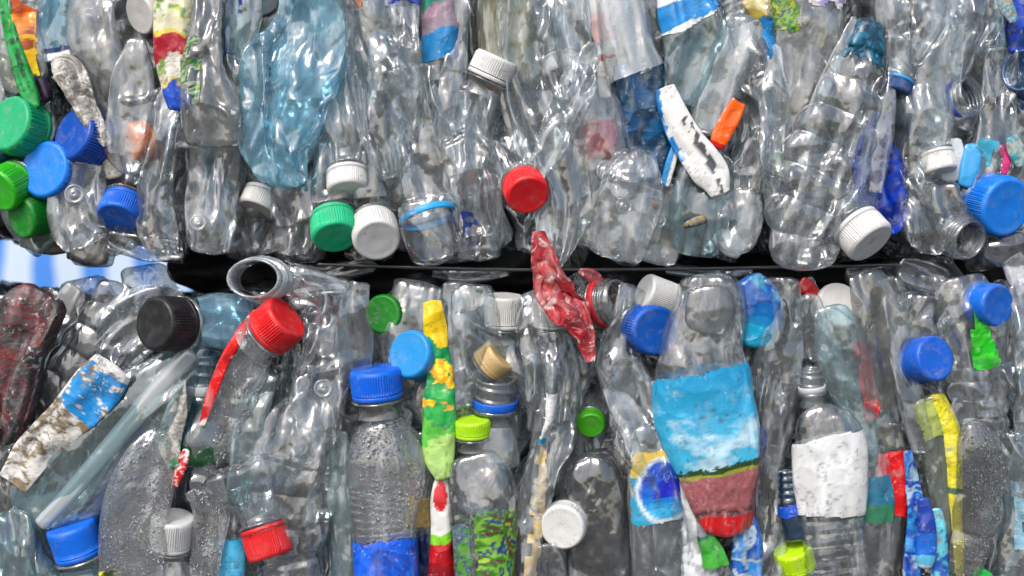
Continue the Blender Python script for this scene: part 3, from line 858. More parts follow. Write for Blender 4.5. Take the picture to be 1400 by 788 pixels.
    B('upside down bottle end with a light blue ring hanging at the lower edge', [(578, 268, 36), (583, 290, 37), (590, 320, 38), (598, 345, 35), (602, 362, 26)], 'cs', z=22, th=.9, crush=.35, dent=0, pleat=0, ends=(1, 1), ribs=[(.0, .35, 7, 2)], rings=[(586, 300, 0, 38.5, 72, .25, 9, '#2aa0dc')])
    B('teal and pink printed label bottle at the top beside the yellowish bottle', [(598, -25, 24), (600, 30, 25), (600, 75, 22), (603, 110, 18)], 'c', z=8, th=.35, crush=.7,
      labels=[dict(t0=.0, t1=.78, col=bands((0, '#2a8a78'), (.3, '#a8869a'), (.4, '#8f7f8c'), (.66, '#1478b4'), wob=.08), x0=-1.1, x1=1.1)])
    B('silvery creased clear bottle between the light blue ring and the red cap', [(625, -20, 14), (618, 60, 18), (618, 140, 22), (622, 220, 20), (628, 285, 16)], 'cs', z=18, th=.5, crush=1.2)
    B('yellowish cloudy bottle bulging behind a tilted white cap', [(690, -30, 34), (690, 20, 40), (692, 75, 38), (690, 130, 20)], 'cy', z=-4, th=.45, crush=.5)
    B('clear bottle whose white ribbed cap tilts up under the yellowish bottle', [(650, 200, 20), (655, 160, 30), (662, 125, 30)], 'c', z=4, th=.6, crush=.7, ends=(1, 0), ncol=(0, 20),
      cap=dict(at=(681, 80), ang=-65, f=.12, r=30, col='#d6d6d4', h=26, dz=12))
    B('shiny clear bottle crumpled into silver folds left of the red cap', [(660, 120, 24), (655, 180, 34), (658, 240, 38), (662, 300, 38), (662, 358, 28)], 'cs', z=14, th=.42, crush=1.4, seed=2024,
      labels=[dict(t0=.72, t1=.95, x0=-.7, x1=-.1, col='#183890', holes=.5, mat='prs')])
    CB('bright red cap hanging under the draped clear film in the upper bale', 722, 268, 29, 70, .80, '#e01c24', z=46, h=24, necklen=8)
    B('large clear film draped in long folds behind the red cap down to the joint', [(728, -30, 36), (728, 50, 44), (738, 130, 54), (758, 200, 54), (772, 270, 48), (764, 330, 34), (746, 376, 10)], 'cs', z=26, th=.22, crush=1.3, pleat=.9, dent=.1, aniso=.2, seed=555)
    CB('white cap seen through the draped clear film', 770, 105, 26, 80, .4, '#cacac8', z=-6)
    B('clear bottle base with a faint red mark and a round nub', [(796, 110, 30), (814, 170, 44), (820, 230, 46), (822, 290, 42), (822, 345, 34)], 'c', z=6, th=.42, crush=.7, dent=.0, pleat=.3, nub=[(828, 236, 15, 24)],
      labels=[dict(t0=.26, t1=.46, x0=-.65, x1=.45, col=blotch('#a83848', '#b04a58', '#9c4450', L=20), mat='prs', off=-6, desc='faint red print')])
    B('crumpled clear bottle end with facets hanging at the joint right of the draped film', [(868, 200, 20), (862, 250, 34), (852, 300, 38), (838, 350, 28)], 'cs', z=28, th=.4, crush=1.2, nub=[(852, 283, 12, 20)], seed=81)
    B('white and rose label strip with a thin red line at the top', [(812, -20, 10), (820, 30, 15), (832, 70, 14), (828, 110, 10), (830, 135, 8)], 'pr', z=8, th=.25, crush=.6,
      col=bands((0, '#d8d4d0'), (.25, '#dcb8b4'), (.5, '#e0dcd8'), (.62, '#b01818'), (.66, '#d0c8c0')), name='label_strip', cat='label', group=None, body='strip')
    B('pale aqua plastic cup lying with its wide rim towards the deep blue bottle', [(842, -25, 36), (852, 30, 38), (862, 75, 40), (873, 104, 44)], 'cw', z=12, th=.6, crush=.45, dent=.0, ends=(1, 0), pleat=.6, name='plastic_cup', cat='cup')
    B('deep blue bottle in shade under the pale aqua cup', [(872, 84, 36), (878, 140, 38), (884, 200, 34), (890, 250, 20)], 'foil', z=2, th=.5, crush=.6, col=blotch('#062c4c', '#0a4878', '#083450', '#0c5484', L=30))
    B('thin clear tube end in front of the deep blue bottle', [(845, 138, 9), (866, 135, 10), (878, 134, 10)], 'cw', z=8, th=.9, crush=.15, dent=0, pleat=0, ends=(1, 0), name='tube_end', cat='tube', group=None)
    B('clear funnel shaped bottle with a blue and white label on its shoulder', [(925, -30, 30), (938, 10, 42), (950, 45, 46), (940, 90, 34), (926, 140, 22)], 'ct', z=14, th=.4, crush=.6,
      labels=[dict(t0=.0, t1=.38, col=bands((0, '#dcdedf'), (.45, '#1484cc'), (.86, '#e0e2e2')), x0=-1.2, x1=1.2, slant=-10, ragged=3)])
    B('stiff white tube of torn packaging with a blue edge slanting down at the centre right', [(915, 118, 13), (925, 150, 20), (945, 195, 24), (972, 235, 25), (984, 266, 14)], 'pr', z=34, th=.28, crush=.7, dent=.5, pleat=.3, endl=.06,
      col=over(over('#dadad8', lambda T, X, Pn, s: (X - .1 + .3 * fbm(Pn / 12, s, 2) < -.8) & (T < .6), '#1476b8'), lambda T, X, Pn, s: (np.abs(X - .35 - .25 * np.sin(T * 5)) < .26) & (fbm(Pn / 11, s + 4, 3) > -.12) & (T > .3), '#4a4b50'), name='packaging_tube', cat='packaging')  # dark grey band paints the shading along the white tube
    B('thin white and blue card edge below the stiff white tube', [(925, 195, 5), (916, 225, 7), (908, 255, 6)], 'pr', z=20, th=.35, crush=.2, dent=0, pleat=0,
      col=xbands((0, '#1a84c4'), (.5, '#dcdcda')), name='card_edge', cat='card', group=None, body='card')
    B('cloudy grey-white bottle panel left of the orange label', [(1015, 20, 26), (1000, 70, 34), (978, 130, 34), (962, 185, 24)], 'cw', z=4, th=.4, crush=.7, pleat=.7)
    B('folded bright orange label tucked between two clear bottles', [(1012, 136, 10), (1000, 160, 13), (987, 185, 13), (979, 203, 10)], 'foil', z=24, th=.3, crush=.4, dent=.3, pleat=.3, col=bands((0, '#181818'), (.06, '#f0600c'), (.9, '#c01a0c'), wob=.0), name='orange_label', cat='label', group=None, body='film')
    B('shiny crumpled clear bottle right of the orange label', [(1000, -30, 30), (1020, 30, 34), (1030, 90, 32), (1036, 150, 32), (1030, 215, 36), (1022, 270, 30)], 'cs', z=14, th=.45, crush=1.3, seed=606,
      labels=[dict(t0=.22, t1=.40, x0=.45, x1=1.2, col='#1478b8', ragged=6)], ribs=[(0, .25, 9, 2.5)])
    B('bright yellow plastic piece at the top edge right of centre', [(1026, -20, 14), (1037, 5, 20), (1044, 28, 12)], 'foil', z=0, th=.6, crush=.3, dent=.0, pleat=0, col='#e8c40a', name='yellow_plastic', cat='plastic piece', group=None, body='piece')
    B('translucent clear bottle foot below the stiff white tube', [(975, 195, 30), (962, 250, 42), (955, 300, 44), (948, 348, 26)], 'ct', z=12, th=.35, crush=.8, pleat=.8)
    B('clear bottle corner with a nub at the joint left of the translucent foot', [(905, 240, 22), (906, 290, 28), (898, 335, 30), (892, 360, 22)], 'c', z=4, th=.4, crush=.6, nub=[(900, 303, 10, 14)])
    B('clear round ended bottle at the joint beside the ribbed bottle', [(1010, 262, 26), (1006, 310, 32), (1002, 350, 24)], 'c', z=8, th=.42, crush=.9)
    B('white plastic piece peeking out at the joint below the shiny crumpled bottle', [(978, 318, 10), (998, 334, 16), (1016, 345, 12)], 'pr', z=0, th=.5, crush=.3, dent=0, pleat=0, col='#c4c8cc', name='white_plastic', cat='plastic piece', group=None, body='piece')
    # ---- right
    B('large dull grey bottle with a green mottled label at its top left', [(1108, -30, 56), (1108, 40, 56), (1100, 110, 52), (1092, 180, 44), (1086, 250, 36)], 'cd', z=2, th=.3, crush=.6, dent=.15, pleat=.3, seed=717,
      labels=[dict(t0=.0, t1=.28, x0=-1.2, x1=-.42, col=blotch('#3c8420', '#a8a828', '#246a28', '#7aa038', '#2c3c5a', L=8), ragged=12),
              dict(t0=.0, t1=.15, x0=-.2, x1=1.2, col=blotch('#a8a4a0', '#d0ccc8', '#8078a0', L=10), ragged=10, holes=.2)])
    B('lime green cap fragment behind the ribbed bottle', [(1062, 208, 8), (1066, 225, 11), (1064, 244, 8)], 'foil', z=-2, th=.7, crush=.2, dent=0, pleat=0, col='#8fc414', name='lime_fragment', cat='plastic piece', group=None, body='piece')
    B('big ribbed clear bottle leaning diagonally with a crumpled blue crest at its top', [(1188, 28, 16), (1176, 75, 32), (1160, 125, 46), (1140, 185, 58), (1118, 250, 62), (1098, 315, 56), (1094, 368, 40)], 'c', z=24, th=.55, crush=.75, dent=.1, seed=1234,
      ribs=[(.12, .95, 44, 8)], pleat=.5, labels=[dict(t0=.0, t1=.17, col=blotch('#0c5a7c', '#167898', '#0a3c58', '#0e5878', '#5a98b0', L=11), mat='prs', ragged=12)])
    B('clear bottle ending in a clean white cap at the joint, right of the ribbed bottle', [(1198, 150, 12), (1190, 210, 16), (1180, 255, 22), (1170, 290, 29)], 'cs', z=8, th=.7, crush=.5, ends=(1, 0), ncol=(0, 26), dent=0,
      cap=dict(at=(1186, 334), ang=55, f=.52, r=34, col='#d0d0ce', h=30, dz=26))
    B('wrinkled clear sleeve over a navy cap with a light blue ring', [(1212, -25, 22), (1216, 30, 24), (1224, 80, 20), (1232, 112, 15)], 'c', z=10, th=.45, crush=1.1)
    CB('navy cap with a light blue ring half hidden at the top right', 1222, 128, 22, 110, .15, '#0c3f78', z=6, ringcol='#2c98d8', h=16, blen=2)
    B('deep royal blue bottle between the white cap and the tall ridged panel', [(1212, 152, 8), (1210, 200, 24), (1216, 250, 30), (1222, 296, 26), (1216, 320, 14)], 'foil', z=16, th=.4, crush=1.3, col=blotch('#062c94', '#0a3cb4', '#06247c', '#0a34a4', L=30))
    B('tall clear panel with straight vertical ridges in the upper right', [(1302, -30, 24), (1290, 40, 28), (1280, 110, 32), (1272, 180, 32), (1262, 250, 24)], 'cs', z=20, th=.3, crush=.6, aniso=.15, pleat=1.6, dent=0, seed=88)
    B('crumpled clear corner sheet left of the tall ridged panel', [(1262, -30, 26), (1258, 20, 28), (1248, 60, 20), (1246, 90, 8)], 'cs', z=16, th=.4, crush=1.2)
    CB('upright white cap with black smudges below the tall ridged panel', 1287, 236, 22, 80, .25, '#d4d4d2', z=16, h=24, wear=.8)
    B('white plastic panel behind the smudged white cap', [(1296, 190, 18), (1300, 220, 20), (1298, 250, 12)], 'pr', z=2, th=.3, crush=.2, dent=0, pleat=0, col='#cdd2d6', name='white_plastic', cat='plastic piece', group=None, body='sheet')
    B('light blue cap edge wedged right of the smudged white cap', [(1330, 196, 10), (1326, 225, 15), (1318, 256, 10)], 'foil', z=4, th=.35, crush=.3, dent=.2, pleat=0, col='#3c9cd4', name='light_blue_piece', cat='plastic piece', group=None, body='piece')
    B('open clear bottle mouth with a blue ring behind it in the upper right', [(1306, 175, 20), (1314, 160, 22), (1318, 148, 20)], 'c', z=2, th=.7, crush=.3, ends=(1, 0), ncol=(0, 14), neck=dict(at=(1326, 131), ang=-25, f=.80, r=27, ring='#1840a0', dz=14, length=34))
    B('clear triangular crumple folded over in the upper right corner', [(1345, -25, 30), (1350, 25, 38), (1330, 70, 24), (1312, 110, 8)], 'cs', z=14, th=.35, crush=1.3, seed=97)
    B('clear bottle with a soft grey shoulder below the open mouth in the upper right', [(1372, 60, 22), (1362, 120, 26), (1356, 175, 26), (1346, 230, 28), (1328, 280, 22)], 'c', z=6, th=.4, crush=1.0,
      labels=[dict(t0=.60, t1=.78, x0=-.9, x1=.0, col='#38a8c8', mat='prs', holes=.3)])
    B('blue open bottle mouth with coiled threads at the right edge', [(1410, 120, 24), (1404, 108, 26)], 'cN', z=0, th=.7, crush=.3, ends=(1, 0), neck=dict(at=(1392, 98), ang=190, f=.72, r=31, mat='cvB', dz=14))
    B('dark blue film above the coiled blue mouth at the right edge', [(1392, -20, 14), (1396, 30, 22), (1398, 72, 18)], 'foil', z=2, th=.4, crush=.6, col=blotch('#0a2c90', '#0c3cb0', '#083070', L=15), name='blue_film', cat='plastic film', group=None, body='film')
    B('teal and sand coloured torn label at the top right corner', [(1362, -18, 12), (1376, 8, 12), (1388, 30, 7)], 'prd', z=24, th=.3, crush=.7, col=blotch('#1880a8', '#b8a888', '#2890b8', '#9a8a68', L=8), name='torn_label', cat='label', group=None, body='scrap')
    B('thin pink strip above the bright blue cap at the right edge', [(1368, 198, 5), (1377, 218, 6), (1372, 240, 4)], 'foil', z=10, th=.4, crush=.2, dent=0, pleat=0, col='#c42c70', name='pink_strip', cat='strip', group=None, body='strip')
    B('turquoise and white label scrap above the bright blue cap at the right edge', [(1384, 186, 8), (1392, 208, 13), (1400, 228, 8)], 'prs', z=16, th=.3, crush=.4, col=blotch('#28a0b8', '#b8c0b8', '#60a8b0', L=8), name='label_scrap', cat='label', group=None, body='scrap')
    CB('large bright blue cap with a centre dimple at the right edge of the upper bale', 1378, 284, 41, 30, .90, '#0a78dc', z=20, h=34, teeth=90)
    B('clear crumpled bottle shoulder left of the open mouth at the joint', [(1240, 215, 14), (1258, 260, 24), (1262, 305, 34), (1256, 345, 30)], 'cs', z=16, th=.4, crush=1.2, seed=135)
    B('clear open bottle mouth facing out at the joint below the bright blue cap', [(1290, 245, 22), (1296, 280, 28), (1304, 308, 28)], 'c', z=8, th=.6, crush=.6, ends=(1, 0), ncol=(0, 20), neck=dict(at=(1322, 329), ang=35, f=.86, r=29, dz=16, length=34))
    B('flat clear bottle under the bright blue cap at the right edge', [(1345, 338, 12), (1370, 340, 22), (1410, 336, 26)], 'cf', z=4, th=.6, crush=.7)
    # ---- left caps
    CB('mint green cap, the topmost in the cluster of caps at the left edge', 10, 168, 39, 205, .86, '#10a468', z=22, h=34, teeth=80)
    CB('dark blue cap tucked under the filthy paper scrap', 98, 182, 38, 205, .78, '#0648a8', z=26, h=32, wear=.7)
    CB('sky blue cap with a grey rub mark in the cap cluster at the left edge', 59, 231, 39, 200, .93, '#0a7ce4', z=24, h=30, teeth=84)
    CB('bright leaf green cap cut by the left edge', -2, 262, 30, 135, .78, '#2cae18', z=24, h=30, teeth=70)
    CB('dark green cap, lowest in the cluster at the left edge', 28, 298, 29, 160, .80, '#0a7a1c', z=8, h=36)
    CB('navy blue cap half buried between the mint green and sky blue caps', 18, 226, 30, 60, .5, '#0a3c78', z=-12)
    B('clear crumpled bottle end catching a blue reflection between two blue caps', [(120, 222, 24), (108, 262, 34), (105, 305, 34), (118, 336, 26)], 'cs', z=20, th=.4, crush=1.0, seed=64, nub=[(108, 267, 14, 20)])
    CB('royal blue cap at the bottom of the upper bale, right of the crumpled clear end', 161, 300, 30, 100, .62, '#0560cc', z=18, h=26, wear=.7, oval=1.0)
    B('dirty white bottle neck fragment above the royal blue cap', [(140, 190, 8), (150, 215, 12), (158, 245, 12)], 'prd', z=8, th=.6, crush=.3, col='#a8a49c', ribs=[(.3, 1, 5, 2)], name='neck_fragment', cat='plastic piece', group=None, body='piece')
    B('grey clear bottle foot at the joint under the royal blue cap', [(150, 322, 26), (200, 338, 22), (250, 345, 18)], 'cf', z=2, th=.6, crush=.8)
    for i, (x, y, w) in enumerate([(60, 322, 36), (120, 336, 30)]):
        B(['blurred grey lump of film at the far left of the joint', 'blurred brown-grey film hanging in the joint under the clear crumpled end'][i], [(x - w, y + 2, 14), (x, y + 7, 18), (x + w, y + 9, 14)], 'prd', z=-70, th=.9, crush=1.0,
          col=['#6a6258', '#4a4440'][i], name='film_lump', cat='plastic film', group=None, body='film')
    B('rust brown flake stuck beside the crumpled bottle end with facets', [(892, 274, 2), (896, 281, 4), (899, 288, 2)], 'pr', z=36, th=.6, crush=.3, dent=0, pleat=0, col='#7a3a14', name='rusty_flake', cat='flake', group=None, body='film')
    B('tan and black dirty pellet lying in the translucent bottle foot', [(935, 310, 3), (950, 304, 6), (966, 299, 6)], 'prd', z=34, th=.6, crush=.5, dent=0, pleat=0, col=xbands((0, '#2a2a28'), (.4, '#7a6a38')), name='dirt_clump', cat='dirt', group=None, body='film')
    B('broad clear sheet fold crossing from the label strip down over the draped film', [(818, 60, 10), (800, 105, 24), (775, 150, 30), (750, 200, 22), (735, 245, 6)], 'cs', z=40, th=.18, crush=1.3, pleat=.6, body='film', name='film_fold', cat='plastic film', group=None)
    B('clear rolled tube of film hanging at the top beside the label strip', [(775, -30, 22), (782, 30, 26), (786, 90, 22), (780, 135, 10)], 'cs', z=36, th=.4, crush=.8, pleat=.8, body='film', name='film_fold', cat='plastic film', group=None)
    B('clear torn sheet leaning over the deep royal blue bottle from the ribbed bottle', [(1222, 90, 6), (1212, 140, 12), (1204, 200, 12), (1196, 262, 8)], 'cs', z=22, th=.25, crush=1.0, body='film', name='film_fold', cat='plastic film', group=None)
    B('pointed clear sheet folded across the left of the dull grey bottle', [(1062, 60, 8), (1068, 130, 20), (1060, 210, 18), (1052, 290, 6)], 'cs', z=26, th=.2, crush=1.4, body='film', name='film_fold', cat='plastic film', group=None)
    B('clear slanting flap running up the left side of the ribbed bottle', [(1170, 24, 4), (1150, 70, 9), (1126, 120, 10), (1104, 160, 4)], 'cs', z=34, th=.2, crush=.6, body='film', name='film_fold', cat='plastic film', group=None)

# ================================================================== LOWER BALE
def net(c1, c2, c3):
    b = blotch(c1, c2, c1, c3, L=26)
    def mask(T, X, Pn, s):
        a = (Pn[:, 0] + Pn[:, 1] * .6) / 5.5; c = (Pn[:, 0] - Pn[:, 1] * .6) / 5.5
        return ((a % 1) < .22) | ((c % 1) < .22)
    return over(b, mask, '#4c484a')

def lower():
    # ---- far left
    B('burgundy and grey netted film crumpled at the left edge of the lower bale', [(52, 396, 14), (38, 428, 36), (20, 482, 38), (8, 540, 36), (0, 605, 22)], 'prd', z=22, th=.5, crush=1.5, dent=.4,
      col=net('#5a1014', '#242224', '#741418'), name='netted_film', cat='plastic film', group=None, body='film', seed=59)
    B('dark ribbed clear bottle leaning left behind the burgundy netted film', [(160, 385, 26), (140, 430, 34), (108, 480, 34), (75, 540, 36), (45, 600, 34)], 'cf', z=0, th=.5, crush=.6, ribs=[(.1, .95, 38, 6)], pleat=.5, seed=19)
    B('clear pleated film at the top left of the lower bale', [(250, 392, 12), (215, 415, 38), (180, 450, 44), (150, 490, 26)], 'c', z=8, th=.3, crush=1.0, pleat=1.8, aniso=.2)
    B('grey curled plastic ring on top of the lower bale near the left edge', [(104, 392, 12), (92, 410, 14), (84, 432, 12)], 'cvw', z=-4, th=.6, crush=.7, name='curled_plastic', cat='plastic piece', group=None)
    B('pale blue bottle lying with a big black cap facing left', [(345, 438, 22, -8), (325, 438, 36, 0), (300, 438, 38, 10), (275, 440, 34, 24)], 'cb', z=4, th=.6, crush=.5, ends=(1, 0), ncol=(0, 20),
      cap=dict(at=(226, 441), ang=184, f=.84, r=36, col='#161618', h=40, dz=62, wear=.25))
    B('clear open bottle mouth lying in the joint above the black cap', [(478, 392, 9), (440, 388, 16), (392, 384, 26)], 'cs', z=8, th=.6, crush=.5, ends=(1, 0), ncol=(0, 20), neck=dict(at=(352, 381), ang=190, f=.965, r=42, dz=34, mat='cw', length=34, turns=2, oval=.68))
    B('large milky jug lying diagonally with a blue and white label', [(282, 470, 12), (250, 500, 32), (205, 550, 60), (140, 610, 74), (80, 665, 66), (35, 715, 30)], 'ct', z=16, th=.4, crush=.5, dent=.1, pleat=.4, seed=2025, name='milky_jug', cat='jug',)
    B('torn label strip printed blue over mud-caked white along the milky jug', [(160, 500, 28), (138, 530, 33), (104, 572, 28), (62, 615, 27), (24, 662, 20)], 'prd', z=44, th=.14, crush=.7, dent=0, pleat=.2,
      col=over(over(blotch('#d8d6d0', '#dcdad4', '#7e6e50', '#d4d0c8', '#d8d6d0', L=20), lambda T, X, Pn, s: (T > .05) & (T < .40) & (fbm(Pn / 14, s, 3) < .30) & (X > -.9), '#0a86cc'),
               lambda T, X, Pn, s: (T < .04), '#dcdcda'), name='muddy_label', cat='label', group=None, body='strip', seed=3)
    B('smooth white pipe running diagonally across the milky jug', [(262, 480, 14), (205, 545, 14), (150, 610, 13), (95, 675, 12), (55, 718, 10)], 'pipe', z=26, th=.9, crush=.12, dent=0, pleat=0, name='white_pipe', cat='pipe', group=None)
    B('dark blue bottle showing as a slanted strip between the milky jug and the misted bottle', [(212, 570, 14), (185, 625, 22), (150, 680, 22), (110, 710, 14)], 'cN', z=2, th=.5, crush=.5, labels=[dict(t0=.1, t1=.9, col=blotch('#0a3468', '#0c4a94', '#083058', L=24), mat='prs')])
    B('aqua bottle with a plain blue cap near the lower left corner', [(118, 850, 34), (114, 810, 32), (110, 778, 28)], 'cvb', z=14, th=.8, crush=.2, dent=0, pleat=0, ends=(1, 0), ribs=[(0, 1, 11, 2)],
      cap=dict(at=(98, 716), ang=-105, f=.22, r=34, col='#0468dc', h=38, dz=6, knurl=False, wear=.6))
    B('grey green clear bottle folds in the lower left corner', [(30, 690, 26), (36, 740, 36), (50, 800, 40)], 'ct', z=4, th=.4, crush=1.3, pleat=1.5)
    B('tall clear bottle misted with droplets, tapering to the top', [(222, 588, 12), (206, 630, 32), (190, 680, 44), (180, 735, 46), (178, 810, 42)], 'cD', z=32, th=.4, crush=.6, dent=.1, pleat=.3, seed=72,
      labels=[dict(t0=.86, t1=1., x0=-1.1, x1=-.4, col=blotch('#b8c020', '#203018', '#d0d040', L=7), ragged=6)])
    B('dirty white paper strip folded upright over the misted bottle', [(242, 518, 9), (238, 560, 15), (226, 600, 17), (238, 640, 8)], 'prd', z=36, th=.3, crush=1.1, col=over(blotch('#a8a49e', '#c0bcb6', '#8e8a82', L=9), lambda T, X, Pn, s: (T > .62) & (fbm(Pn / 10, s + 2, 2) > .15), '#2c8a50'), name='paper_strip', cat='paper scrap', group=None, body='strip')
    B('open pale blue bottle mouth with a white ring beside the red film strip', [(278, 640, 34), (277, 600, 32), (277, 575, 26)], 'cvb', z=0, th=.8, crush=.3, dent=0, pleat=0, ends=(1, 0), ncol=(0, 12),
      neck=dict(at=(279, 482), ang=-88, f=.16, r=26, mat='cvb', ring='#c8ccce', length=86, ringh=.12, turns=3), labels=[dict(t0=.1, t1=.5, col='#0a4420', mat='prs')])
    B('glossy red film strip curving down along the misted bottle with the red cap', [(352, 428, 6), (332, 455, 8), (308, 492, 8), (290, 535, 7), (276, 580, 4)], 'foil', z=34, th=.3, crush=.7, dent=.3, pleat=.4, col=blotch('#d01016', '#e01c1c', '#c00c12', '#e8d0c8', L=17), name='red_film_strip', cat='plastic film', group=None, body='strip')
    B('slanted droplet-covered bottle with a bright red cap beside the red film strip', [(272, 640, 16), (292, 600, 34), (312, 545, 36), (332, 500, 32), (352, 468, 26)], 'cD', z=18, th=.5, crush=.45, ends=(1, 0), ncol=(0, 26), ribs=[(.3, .7, 40, 5)],
      cap=dict(at=(396, 434), ang=-38, f=.30, r=34, col='#d81018', h=32, dz=20, wear=.5))
    B('small red film with white dashes below the paper strip', [(256, 614, 4), (250, 632, 8), (238, 665, 5)], 'foil', z=30, th=.5, crush=.5, col=blotch('#c8141c', '#d8d0cc', '#c8141c', '#b81018', L=5), name='dashed_red_film', cat='plastic film', group=None, body='film')
    B('bottle with a white cap standing upright between two misted bottles', [(232, 830, 32), (233, 795, 30), (234, 765, 24)], 'c', z=8, th=.8, crush=.4, dent=0, pleat=0, ends=(1, 0), ncol=(0, 14),
      cap=dict(at=(238, 706), ang=-82, f=.28, r=29, col='#cfcfcd', h=38, dz=4, wear=.7))
    B('clear bubbled bottle bent over beside the upright white cap', [(262, 664, 24), (278, 670, 30), (286, 705, 28), (280, 750, 26), (272, 810, 30)], 'cD', z=18, th=.5, crush=.9, seed=14)
    B('faded light blue label on a narrow bottle at the bottom left', [(316, 690, 14), (320, 740, 17), (320, 810, 18)], 'c', z=6, th=.45, crush=.6, labels=[dict(t0=.38, t1=.98, col=blotch('#2c9ac8', '#48a8d0', '#2488b4', L=18), ragged=3)])
    B('greyish clear bottle panel left of the large clear bottle with the lower red cap', [(360, 500, 22), (345, 560, 26), (335, 620, 26), (325, 690, 18)], 'ct', z=2, th=.4, crush=.9)
    # ---- centre left
    B('crumpled clear bottle with bright creases below the red cap', [(385, 395, 20), (440, 400, 26), (448, 460, 34), (440, 520, 40), (425, 590, 36), (400, 640, 18)], 'cs', z=18, th=.35, crush=1.4, nub=[(444, 530, 13, 18)], seed=303)
    B('narrow crumpled clear bottle left of the dark green cap', [(495, 388, 14), (488, 430, 20), (486, 480, 20), (476, 530, 14)], 'cs', z=26, th=.5, crush=1.3)
    CB('dark green cap at the top of the lower bale', 522, 430, 27, 180, .93, '#087814', z=2, h=22)
    CB('cyan blue cap between the dark green cap and the yellow-green label', 558, 484, 33, 200, .86, '#1488cc', z=30, h=30, knurl=False)
    B('large clear bottle lying upside down with a red cap at the lower left', [(440, 545, 24), (415, 590, 52), (400, 650, 66), (398, 705, 62), (400, 760, 44), (405, 815, 36)], 'c', z=14, th=.45, crush=.8, dent=.1, pleat=.5, ribs=[(.35, .85, 46, 6)], seed=909)
    CB('red ribbed cap at the bottom left pointing down right', 372, 762, 31, 72, .12, '#d0141a', z=34, h=36, blen=2.5, group=GL)
    B('clear grey wall of a bottle beside the upright bottle with the blue cap', [(462, 590, 10), (466, 660, 16), (470, 730, 20), (474, 810, 24)], 'ct', z=4, th=.4, crush=.7)
    B('upright clear bottle misted inside with a blue cap and a blue label', [(514, 572, 28), (520, 592, 40), (527, 625, 54), (528, 665, 54), (526, 705, 46), (528, 745, 43), (534, 830, 44)], 'cD', z=24, th=.62, crush=.28, dent=.0, pleat=.15, ends=(1, 0), ncol=(30, 0), ribs=[(.36, .62, 9, 1.8)],
      labels=[dict(t0=.63, t1=1.0, col=blotch('#0a50cc', '#0c5cdc', '#0a48b8', '#1064e0', L=24), ragged=4, desc='bright blue wrapped label')],
      cap=dict(at=(513, 506), ang=-95, f=.16, r=34, col='#0462d8', h=32, dz=4, wear=.8, necklen=16), seed=70)
    B('narrow crumpled film printed yellow and green, standing upright in the centre', [(592, 412, 12), (598, 450, 16), (606, 510, 16), (604, 570, 20), (602, 620, 19), (608, 655, 10)], 'foil', z=30, th=.45, crush=.9, dent=.2, seed=8,
      col=over(bands((0, '#e4c00c'), (.24, '#0c8a48'), (.52, '#10a040'), (.66, '#58b840'), (.76, '#a8d070'), wob=.07), lambda T, X, Pn, s: (fbm(Pn / 15, s + 5, 2) > .12) & (T > .33) & (T < .62), blotch('#e8cc10', '#e8a010', '#f0d818', L=10)), name='printed_film', cat='plastic film', group=None, body='film')
    B('red and white film with a lime band continuing below the yellow and green film', [(606, 640, 6), (602, 680, 13), (604, 730, 15), (602, 810, 18)], 'foil', z=22, th=.45, crush=.5, dent=.1,
      col=over(bands((0, '#d8d8d4'), (.52, '#7ac418'), (.60, '#b81420'), (.75, '#8c1018'), wob=.04), lambda T, X, Pn, s: ((T - .22) / .13) ** 2 + ((X) / .75) ** 2 < 1, '#c8101c'), name='red_white_film', cat='plastic film', group=None, body='film')
    B('clear bottle with a yellow tinted patch left of the red and white film', [(578, 590, 12), (580, 650, 16), (578, 720, 18), (576, 810, 20)], 'c', z=4, th=.4, crush=.9, labels=[dict(t0=.40, t1=.60, col=blotch('#c8a860', '#b89c58', '#d8c890', L=10), mat='prs'), dict(t0=.64, t1=1., col='#1c2c60', mat='prs', holes=.2)])
    B('clear bottle rising behind the cyan blue cap', [(580, 384, 30), (572, 420, 32), (560, 470, 36), (566, 530, 30)], 'c', z=-8, th=.4, crush=.8)
    B('shiny clear fold right of the yellow and green film', [(622, 384, 14), (622, 440, 18), (626, 500, 18), (632, 560, 14)], 'cs', z=10, th=.5, crush=1.2)
    B('clear crushed bottle folded left of the upright white cap', [(650, 392, 24), (652, 440, 28), (662, 500, 26), (650, 550, 18)], 'cs', z=4, th=.4, crush=1.2, seed=44)
    CB('upright white cap at the top of the lower bale near the centre', 690, 404, 26, -88, .18, '#c6c6c4', z=-4, h=38)
    CB('beige wooden-looking cap below the upright white cap', 686, 484, 26, -40, .3, '#c4a672', z=6, h=22, knurl=False)
    B('open clear bottle neck with a blue ring above the lime cap', [(680, 640, 34), (680, 600, 30), (679, 582, 24)], 'cv', z=10, th=.8, crush=.25, dent=0, pleat=0, ends=(1, 0), neck=dict(at=(678, 518), ang=-88, f=.22, r=28, ring='#0c5ccc', length=60, turns=2, ringh=.2))
    B('clear bottle with a lime green cap and a leafy green label', [(648, 615, 24), (652, 632, 36), (660, 665, 44), (662, 710, 42), (660, 760, 38), (660, 830, 38)], 'cs', z=26, th=.55, crush=.5, dent=.1, ends=(1, 0), ncol=(24, 0), pleat=.4,
      labels=[dict(t0=.40, t1=1., x0=-.35, x1=1.2, col=blotch('#4c9c1c', '#1c3470', '#78ac30', '#2c7420', '#5a3428', '#90bc3c', L=15), ragged=5, desc='leafy green label'),
              dict(t0=.45, t1=1., x0=-1.2, x1=-.4, col=blotch('#8a9088', '#58a030', '#50608a', '#a0a8a0', L=9), ragged=8, mat='prs')],
      cap=dict(at=(646, 575), ang=-92, f=.20, r=24, col='#a8dc10', h=18, dz=0, necklen=12), seed=66)
